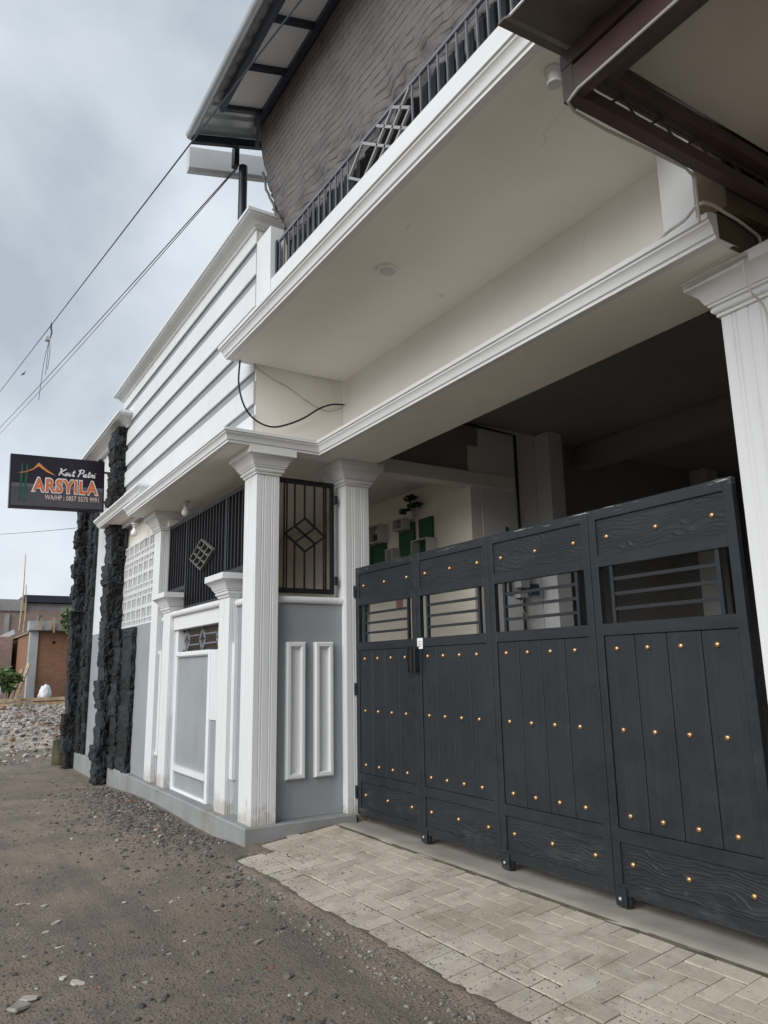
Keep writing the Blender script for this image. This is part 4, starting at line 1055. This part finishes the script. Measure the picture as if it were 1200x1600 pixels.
for pl in ([(81, 534), (77, 560), (75, 590), (73.5, 619)], [(81, 534), (80.5, 560), (80, 583)], [(82, 532), (83.5, 550), (82, 575)]):
    MB().tube(spline([off(*q) for q in pl]), .0055, 5).build('loose_end', 'wire_grey', hc)
# bird
bp = ray(37, 584, 60); Bd = thing('bird', bp, 'tiny dark bird gliding in the sky near the wires', 'bird')
mp_ = 60/1154.74
mb = MB(); mb.tube([bp-rgt*1.6*mp_, bp, bp+rgt*1.6*mp_+upv*.5*mp_], [.02, .08, .02], 8)
for sgn, tip in ((-1, (-4.4, -2.6)), (1, (3.6, 4.0))):
    b0, b1_ = bp+fwd*.05, bp-fwd*.07
    mid = bp+rgt*tip[0]*.5*mp_+upv*(tip[1]*.5+.5)*mp_; tp = bp+rgt*tip[0]*mp_+upv*tip[1]*mp_
    mb.add([b0+upv*.03, b1_-upv*.05, mid-upv*.06, tp, mid+upv*.05, b0+fwd*.03-upv*.02], [(0, 1, 2, 4), (4, 2, 3), (0, 5, 2, 4)])
mb.build('body', 'bird_dark', Bd)

# ------------------------------------------------------------------ lamps
def bulb(x, y, label):
    L = thing('light_bulb', (x, y, CZ), label, 'light bulb', 'bulbs under the canopy')
    MB().lathe([(.05, 0), (.05, -.02), (.03, -.03), (.027, -.07), (.024, -.075)], (x, y, CZ), 14).build('socket', 'pot_white', L, smooth=40)
    MB().lathe([(.018, -.072), (.024, -.09), (.045, -.125), (.052, -.15), (.045, -.178), (.025, -.197), (.004, -.203)], (x, y, CZ), 16).build('globe', 'bulb_glass', L, smooth=70)
bulb(-9.40, 2.82, 'bare white bulb hanging under the canopy before the black grille')
bulb(-11.2, 2.60, 'bare white bulb under the left canopy above the breeze blocks')
def downlight(x, y, label):
    L = thing('ceiling_light', (x, y, 4.61), label, 'ceiling light', 'ceiling lights under the balcony')
    MB().lathe([(.085, .0), (.085, -.014), (.078, -.02), (.066, -.018), (.064, -.012)], (x, y, 4.6115), 26).build('rim', 'soffit_paint', L, smooth=40)
    MB().lathe([(.062, -.006), (.062, -.015), (.04, -.0175), (.004, -.018)], (x, y, 4.6115), 22).build('diffuser', 'pot_white', L, smooth=40)
downlight(-4.51, 2.895, 'round recessed ceiling light in the middle of the balcony underside')
L = thing('ceiling_light', (-2.36, 2.60, 4.61), 'white ceiling lamp holder under the balcony beside the brown canopy corner', 'ceiling light', 'ceiling lights under the balcony')
MB().lathe([(.05, 0), (.05, -.02), (.036, -.03), (.034, -.06), (.042, -.075), (.038, -.088), (.004, -.09)], (-2.36, 2.60, 4.61), 20).build('holder', 'pot_white', L, smooth=40)

# ------------------------------------------------------------------ things in the carport
sh = thing('wall_shelf', (-8.4, 5.57, 2.5), 'green and white box shelves on the cream porch wall behind the gate', 'shelf')
def cubby(x0, x1, z0, z1, mat, dep=.17, t_=.016):
    mb = MB(); y0, y1 = 5.575-dep, 5.575
    mb.box(x0, x1, y0, y1, z1-t_, z1); mb.box(x0, x1, y0, y1, z0, z0+t_); mb.box(x0, x0+t_, y0, y1, z0+t_, z1-t_); mb.box(x1-t_, x1, y0, y1, z0+t_, z1-t_)
    return mb.build('box_shelf', mat, sh)
def panelb(x0, x1, z0, z1, mat): return MB().box(x0, x1, 5.54, 5.572, z0, z1).build('back_panel', mat, sh)
for x0, x1, z0, z1 in [(-9.55, -9.20, 2.6, 3.38), (-9.15, -8.83, 2.5, 3.42), (-8.47, -8.1, 2.5, 3.44), (-7.98, -7.68, 2.7, 3.44)]: panelb(x0, x1, z0, z1, 'shelf_green')
for a in [(-9.18, -8.80, 3.26, 3.52), (-8.42, -8.18, 3.34, 3.50), (-7.98, -7.62, 2.93, 3.14), (-8.62, -8.44, 2.9, 3.12)]: cubby(*a, 'shelf_white')
for a in [(-9.0, -8.6, 2.55, 2.9)]: cubby(*a, 'shelf_green')
MB().lathe([(.03, 0), (.035, .1), (.03, .2), (.012, .25), (.012, .3)], (-9.28, 5.45, 2.9), 10).build('bottle', 'leaf_dark', sh, smooth=50)
def leaf_cloud(mb, c, rad, n, size, flat=.7):
    for _ in range(n):
        d = Vector((random.gauss(0, 1), random.gauss(0, 1), random.gauss(0, flat))); d = d.normalized()*random.random()**.4
        p = Vector(c)+Vector((d.x*rad[0], d.y*rad[1], d.z*rad[2]))
        a = Vector((random.gauss(0, 1), random.gauss(0, 1), random.gauss(0, .6))).normalized(); b_ = a.cross(Vector((random.gauss(0, 1), random.gauss(0, 1), random.gauss(0, 1)))).normalized()
        s = size*random.uniform(.6, 1.3)
        mb.add([p-a*s, p-a*s*.1+b_*s*.38, p+a*s, p-a*s*.1-b_*s*.38], [(0, 1, 2, 3)])
pt = thing('potted_plant', (-8.05, 5.47, 3.45), 'small dark bonsai in a pale pot on the green shelf', 'potted plant')
MB().lathe([(.04, 0), (.06, .09), (.065, .10), (.05, .10)], (-8.05, 5.47, 3.452), 14).build('pot', 'pot_white', pt, smooth=40)
MB().tube([(-8.05, 5.47, 3.54), (-8.03, 5.46, 3.62), (-8.06, 5.46, 3.70)], .012, 6).build('stem', 'timber', pt)
random.seed(9); mb = MB()
for c, r_ in [((-8.18, 5.46, 3.585), (.10, .07, .04)), ((-7.95, 5.46, 3.63), (.14, .08, .045)), ((-8.04, 5.46, 3.735), (.12, .08, .045))]: leaf_cloud(mb, c, r_, 150, .03)
mb.build('foliage', 'leaf_dark', pt, fix=False)
mt = thing('electric_meter', (-6.9, 6.32, 2.3), 'grey electric meter box with wires on the carport wall', 'electric meter')
MB().box(-6.9, -6.78, 6.20, 6.36, 2.44, 2.66).build('case', 'meter_grey', mt, .01)
MB().box(-6.781, -6.775, 6.23, 6.33, 2.56, 2.63).build('display', 'black_steel', mt)
MB().box(-6.9, -6.82, 6.40, 6.56, 2.36, 2.50).build('breaker_box', 'meter_blue', mt, .008)
MB().box(-6.9, -6.80, 6.20, 6.34, 2.32, 2.38).build('terminal_cover', 'meter_grey', mt, .006)
MB().tube(spline([(-6.85, 6.30, 2.32), (-6.84, 6.26, 2.2), (-6.84, 6.36, 2.08), (-6.84, 6.45, 2.2), (-6.85, 6.40, 2.34)]), .006, 6).build('wire', 'cable_white', mt)
MB().tube([(-6.88, 6.12, 2.35), (-6.88, 6.12, 2.75), (-6.88, 6.12, 3.2)], .02, 8).build('feed_pipe', 'black_steel', mt)
ws = MB().box(-8.62, -8.46, 5.572, 5.579, 2.28, 2.49).build('wall_notice', 'warn_red'); tag(ws, 'small red notice on the cream wall seen through the left gate leaf', 'notice')

# ------------------------------------------------------------------ background: houses, rubble, timber
H1 = thing('brick_house', (-31, 4.2, .5), 'unplastered orange brick house with a grey corner pillar beyond the rubble', 'house')
def hb(name, mat, *a): return MB().box(*a).build(name, mat, H1)
hb('wall', 'brick_fresh', -36.5, -30.0, 3.50, 8.5, .1, 3.06)
hb('corner_pillar', 'far_grey', -30.3, -29.94, 3.46, 3.74, .1, 3.07)
hb('roof_band', 'far_grey', -30.3, -29.75, 3.38, 8.5, 3.07, 3.43)
hb('roof_band', 'far_grey', -29.75, -29.68, 3.38, 8.5, 3.10, 3.22)
hb('lean_roof', 'timber', -36.5, -30.36, 3.42, 3.55, 3.0, 3.07)
MB().lathe([(.06, -.2), (.06, .012), (.05, .013)], (-30.0, 4.28, 2.66), 12, 'x').build('hole_shade_disc', 'cable_black', H1)  # black disc standing in for the shade inside a hole in the brickwork
for y, z0, h_, ln_ in ((3.75, 3.1, .42, 0), (4.08, 3.1, .36, 0), (4.2, 3.0, .55, .02), (4.55, 3.08, .3, .25)):
    MB().bar((-29.62, y, z0), (-29.62, y-ln_, z0+h_), .05, .05).build('formwork_stake', 'bamboo', H1)
H2 = thing('old_brick_building', (-40, 5, .5), 'weathered brick building with dark blue metal roof behind the orange brick house', 'building')
def ob(name, mat, *a): return MB().box(*a).build(name, mat, H2)
ob('wall', 'brick_old', -52, -40.0, 2.2, 9, .1, 4.62)
ob('parapet', 'far_concrete', -52, -40.02, 2.15, 9, 4.62, 4.95)
ob('parapet', 'far_concrete', -42, -39.9, 2.0, 4.35, 4.55, 5.1)
ob('roof', 'navy_steel', -52, -39.7, 4.2, 9, 4.98, 5.32)
ob('roof', 'navy_steel', -54, -44, 1.2, 3.35, 5.4, 5.6)
ob('pillar', 'far_concrete', -40.1, -39.93, 4.80, 4.95, .1, 4.4)
ob('pillar', 'far_concrete', -40.1, -39.93, 3.45, 3.65, .1, 4.4)
ob('side_wing', 'brick_old', -39, -34.0, 1.6, 3.3, .1, 3.05)
mb = MB(); mb.bar((-36.8, 2.4, 2.7), (-36.0, 3.55, 3.35), .12, .22); mb.build('sloping_beam', 'far_grey', H2)
ob('doorway', 'far_concrete', -34.0, -33.95, 2.4, 2.62, .1, 2.7)
for (p0, p1, lab) in (((-32, 3.29, 3.2), (-32, 3.30, 6.2), 'tall thin bamboo pole rising above the brick house'), ((-31.8, 3.42, 3.1), (-31.8, 3.39, 4.95), 'shorter bamboo pole leaning beside the tall one')):
    o = MB().tube([p0, ((p0[0]+p1[0])/2, (p0[1]+p1[1])/2+.04, (p0[2]+p1[2])/2), p1], [.028, .022, .014], 6).build('bamboo_pole', 'bamboo'); tag(o, lab, 'pole', 'bamboo poles')
# stacked timber in front of the brick house
random.seed(14)
plabs = ['long pale board topmost on the timber heap', 'thick squared beam in the middle of the timber heap', 'brown board lowest in the timber heap', 'short offcut standing on the timber heap', 'slanted board at the left end of the timber heap']
for i, (a, b_, wd, dp) in enumerate([((-27.2, 1.6, .70), (-27.0, 5.2, .74), .10, .10), ((-27.1, 1.8, .54), (-27.0, 5.0, .58), .12, .13), ((-26.9, 1.9, .40), (-26.8, 5.2, .46), .10, .09), ((-27.0, 2.95, .56), (-27.0, 2.98, .9), .1, .1), ((-26.7, 1.4, .70), (-26.6, 2.6, .28), .1, .05)]):
    o = MB().bar(a, b_, wd, dp).build('timber_plank', 'timber' if i != 1 else 'bamboo'); tag(o, plabs[i], 'plank', 'timber heap')
for i, (a, b_) in enumerate([((-29.3, 2.9, .6), (-29.6, 3.25, 1.7)), ((-29.2, 3.05, .6), (-29.6, 3.45, 1.9))]):
    tag(MB().bar(a, b_, .14, .05).build('timber_plank', 'timber'), ('shorter grey board leaning on the brick wall nearest the plant', 'longer grey board leaning on the brick wall nearest the corner pillar')[i], 'plank', 'leaning boards')
# white sack
def blob(name, mat, c, s, seed, sub=3):
    bm = bmesh.new(); bmesh.ops.create_icosphere(bm, subdivisions=sub, radius=1)
    for v in bm.verts:
        p = v.co.copy(); d = 1+.4*noise.noise(p*1.6+Vector((seed, 0, 0)))+.30*noise.noise(p*3.6+Vector((0, seed, 0)))
        v.co = Vector((c[0]+p.x*s[0]*d, c[1]+p.y*s[1]*d*(1-.35*max(0, p.z)), c[2]+p.z*s[2]*d))
    me = bpy.data.meshes.new(name); bm.to_mesh(me); bm.free(); me.shade_smooth(); me.materials.append(M[mat]); return link(name, me)
tag(blob('sack', 'sack', (-27.3, 3.74, .92), (.2, .2, .24), 3), 'crumpled white sack lying on the timber before the brick wall', 'sack')
tag(blob('sack', 'sack', (-26.0, 2.05, 1.0), (.35, .25, .42), 8), 'large pale sack cut off by the left edge of the photo', 'sack')
# plants
random.seed(31)
pl = thing('leafy_plant', (-28.8, 2.7, .5), 'dark leafy sapling growing by the brick wall at far left', 'plant')
mb = MB(); mb.tube([(-28.8, 2.7, .4), (-28.8, 2.72, 1.0), (-28.75, 2.66, 1.6)], [.04, .03, .02], 6); mb.build('stem', 'timber', pl)
mb = MB()
for c, r_ in [((-28.8, 2.65, 1.55), (.4, .35, .25)), ((-28.8, 2.95, 1.40), (.3, .28, .2)), ((-28.8, 2.75, 1.1), (.35, .3, .2)), ((-28.8, 2.4, 1.25), (.3, .3, .3))]: leaf_cloud(mb, c, r_, 90, .13)
mb.build('foliage', 'leaf_far', pl, fix=False)
tr = thing('mango_tree', (-29.3, 4.9, .5), 'light green tree top peeping out beside the far stone pillar', 'tree')
mb = MB(); mb.tube([(-29.0, 4.9, .3), (-29.0, 4.85, 2.4), (-29.0, 4.8, 3.4)], [.09, .07, .03], 7); mb.build('trunk', 'timber', tr)
mb = MB()
for c, r_ in [((-29.0, 4.65, 3.45), (.45, .32, .5)), ((-29.0, 4.9, 3.1), (.4, .4, .4)), ((-29.0, 5.1, 3.7), (.5, .4, .4))]: leaf_cloud(mb, c, r_, 120, .16)
mb.build('crown', 'leaf_far', tr, fix=False)
# barrel beside the far pillar
br = thing('barrel', (-16.0, 2.50, -.22), 'small rusty barrel standing against the far stone pillar', 'barrel')
MB().lathe([(.14, -.02), (.16, .02), (.17, .2), (.165, .22), (.175, .23), (.165, .24), (.165, .46), (.17, .47), (.155, .48), (.15, .45)], (-16.0, 2.56, -.22), 18).build('drum', 'barrel_paint', br, smooth=40)
# rubble heap
vs, fs = [], []
def rub(x, y): return .20*math.exp(-((x+24.2)/2.6)**2-((y-2.6)/2.2)**2)*(1+.5*noise.noise(Vector((x*.9, y*.9, 2))))+.20*math.exp(-((x+21.5)/1.8)**2-((y-3.0)/1.6)**2)
X_ = axis([(-29, -18.5, .18)]); Y_ = axis([(-2.5, 6.5, .18)])
for x in X_:
    for y in Y_: vs.append((x, y, gz(x, y)+rub(x, y)-.03-.12*sstep(-20, -18.6, x)+.06*noise.noise(Vector((x*3, y*3, 6)))))
for i in range(len(X_)-1):
    for j in range(len(Y_)-1): fs.append((i*len(Y_)+j, (i+1)*len(Y_)+j, (i+1)*len(Y_)+j+1, i*len(Y_)+j+1))
me = bpy.data.meshes.new('rubble_heap'); me.from_pydata(vs, [], fs); me.shade_smooth(); me.materials.append(M['rubble_dust'])
rh = tag(link('rubble_heap', me), 'heap of broken plaster and brick rubble at the end of the road', 'rubble', kind='stuff')
random.seed(77); items = []
for _ in range(16000):
    x = random.uniform(-28, -16.5); y = random.uniform(-.5, 5.2)
    hgt = rub(x, y)
    if random.random() > .18+hgt*2.0: continue
    s = .010+random.expovariate(1/.016); s = min(s, .10); r_ = random.random()
    if r_ < .5: g = random.uniform(.30, .52); col = (g, g*.90, g*.82)
    elif r_ < .68: col = (.62, .61, .60)
    elif r_ < .86: g = random.uniform(.8, 1.2); col = (.22*g, .11*g, .07*g)
    else: col = (.12, .10, .085)
    items.append((x, y, gz(x, y)+hgt+s*.2, s, col))
stone_cloud('rubble_stones', items, rh)['kind'] = 'stuff'
# single larger chips and scraps lying on the road
random.seed(8)
chipm = []
for k in range(5):
    mb = MB(); n_ = 6; pl_ = [(math.cos(i*6.283/n_+random.uniform(-.3, .3))*random.uniform(.7, 1.1), math.sin(i*6.283/n_+random.uniform(-.3, .3))*random.uniform(.4, .7)) for i in range(n_)]
    mb.prism(pl_, 0, .2); chipm.append(mb.mesh('rubble_chip', 'debris_pale', .08))
for (px, py, s) in [(88, 1441, .05), (30, 1575, .10), (45, 1560, .07), (145, 1524, .035), (122, 1536, .05), (228, 1535, .03), (98, 1527, .045), (33, 1412, .05), (70, 1412, .045), (28, 1442, .03), (185, 1313, .035), (150, 1296, .03), (85, 1212, .06), (142, 1243, .05), (72, 1455, .03), (325, 1518, .028), (405, 1470, .05), (93, 1478, .035), (245, 1423, .03), (268, 1410, .03), (40, 1493, .03), (355, 1310, .04), (60, 1271, .05), (27, 1259, .045)]:
    d = rgt*((px-600)/1154.74)+upv*(-(py-800)/1154.74)+fwd
    t_ = (-.10-1.5)/d.z; p_ = Vector((0, 0, 1.5))+d*t_
    o = link('rubble_chip', random.choice(chipm), None, (p_.x, p_.y, gz(p_.x, p_.y)-.002), (random.gauss(0, .12), random.gauss(0, .12), random.random()*6.28)); o.scale = (s, s, s)
    tag(o, 'pale chip of rubble lying loose on the dirt road', 'rubble', 'rubble chips on the road')
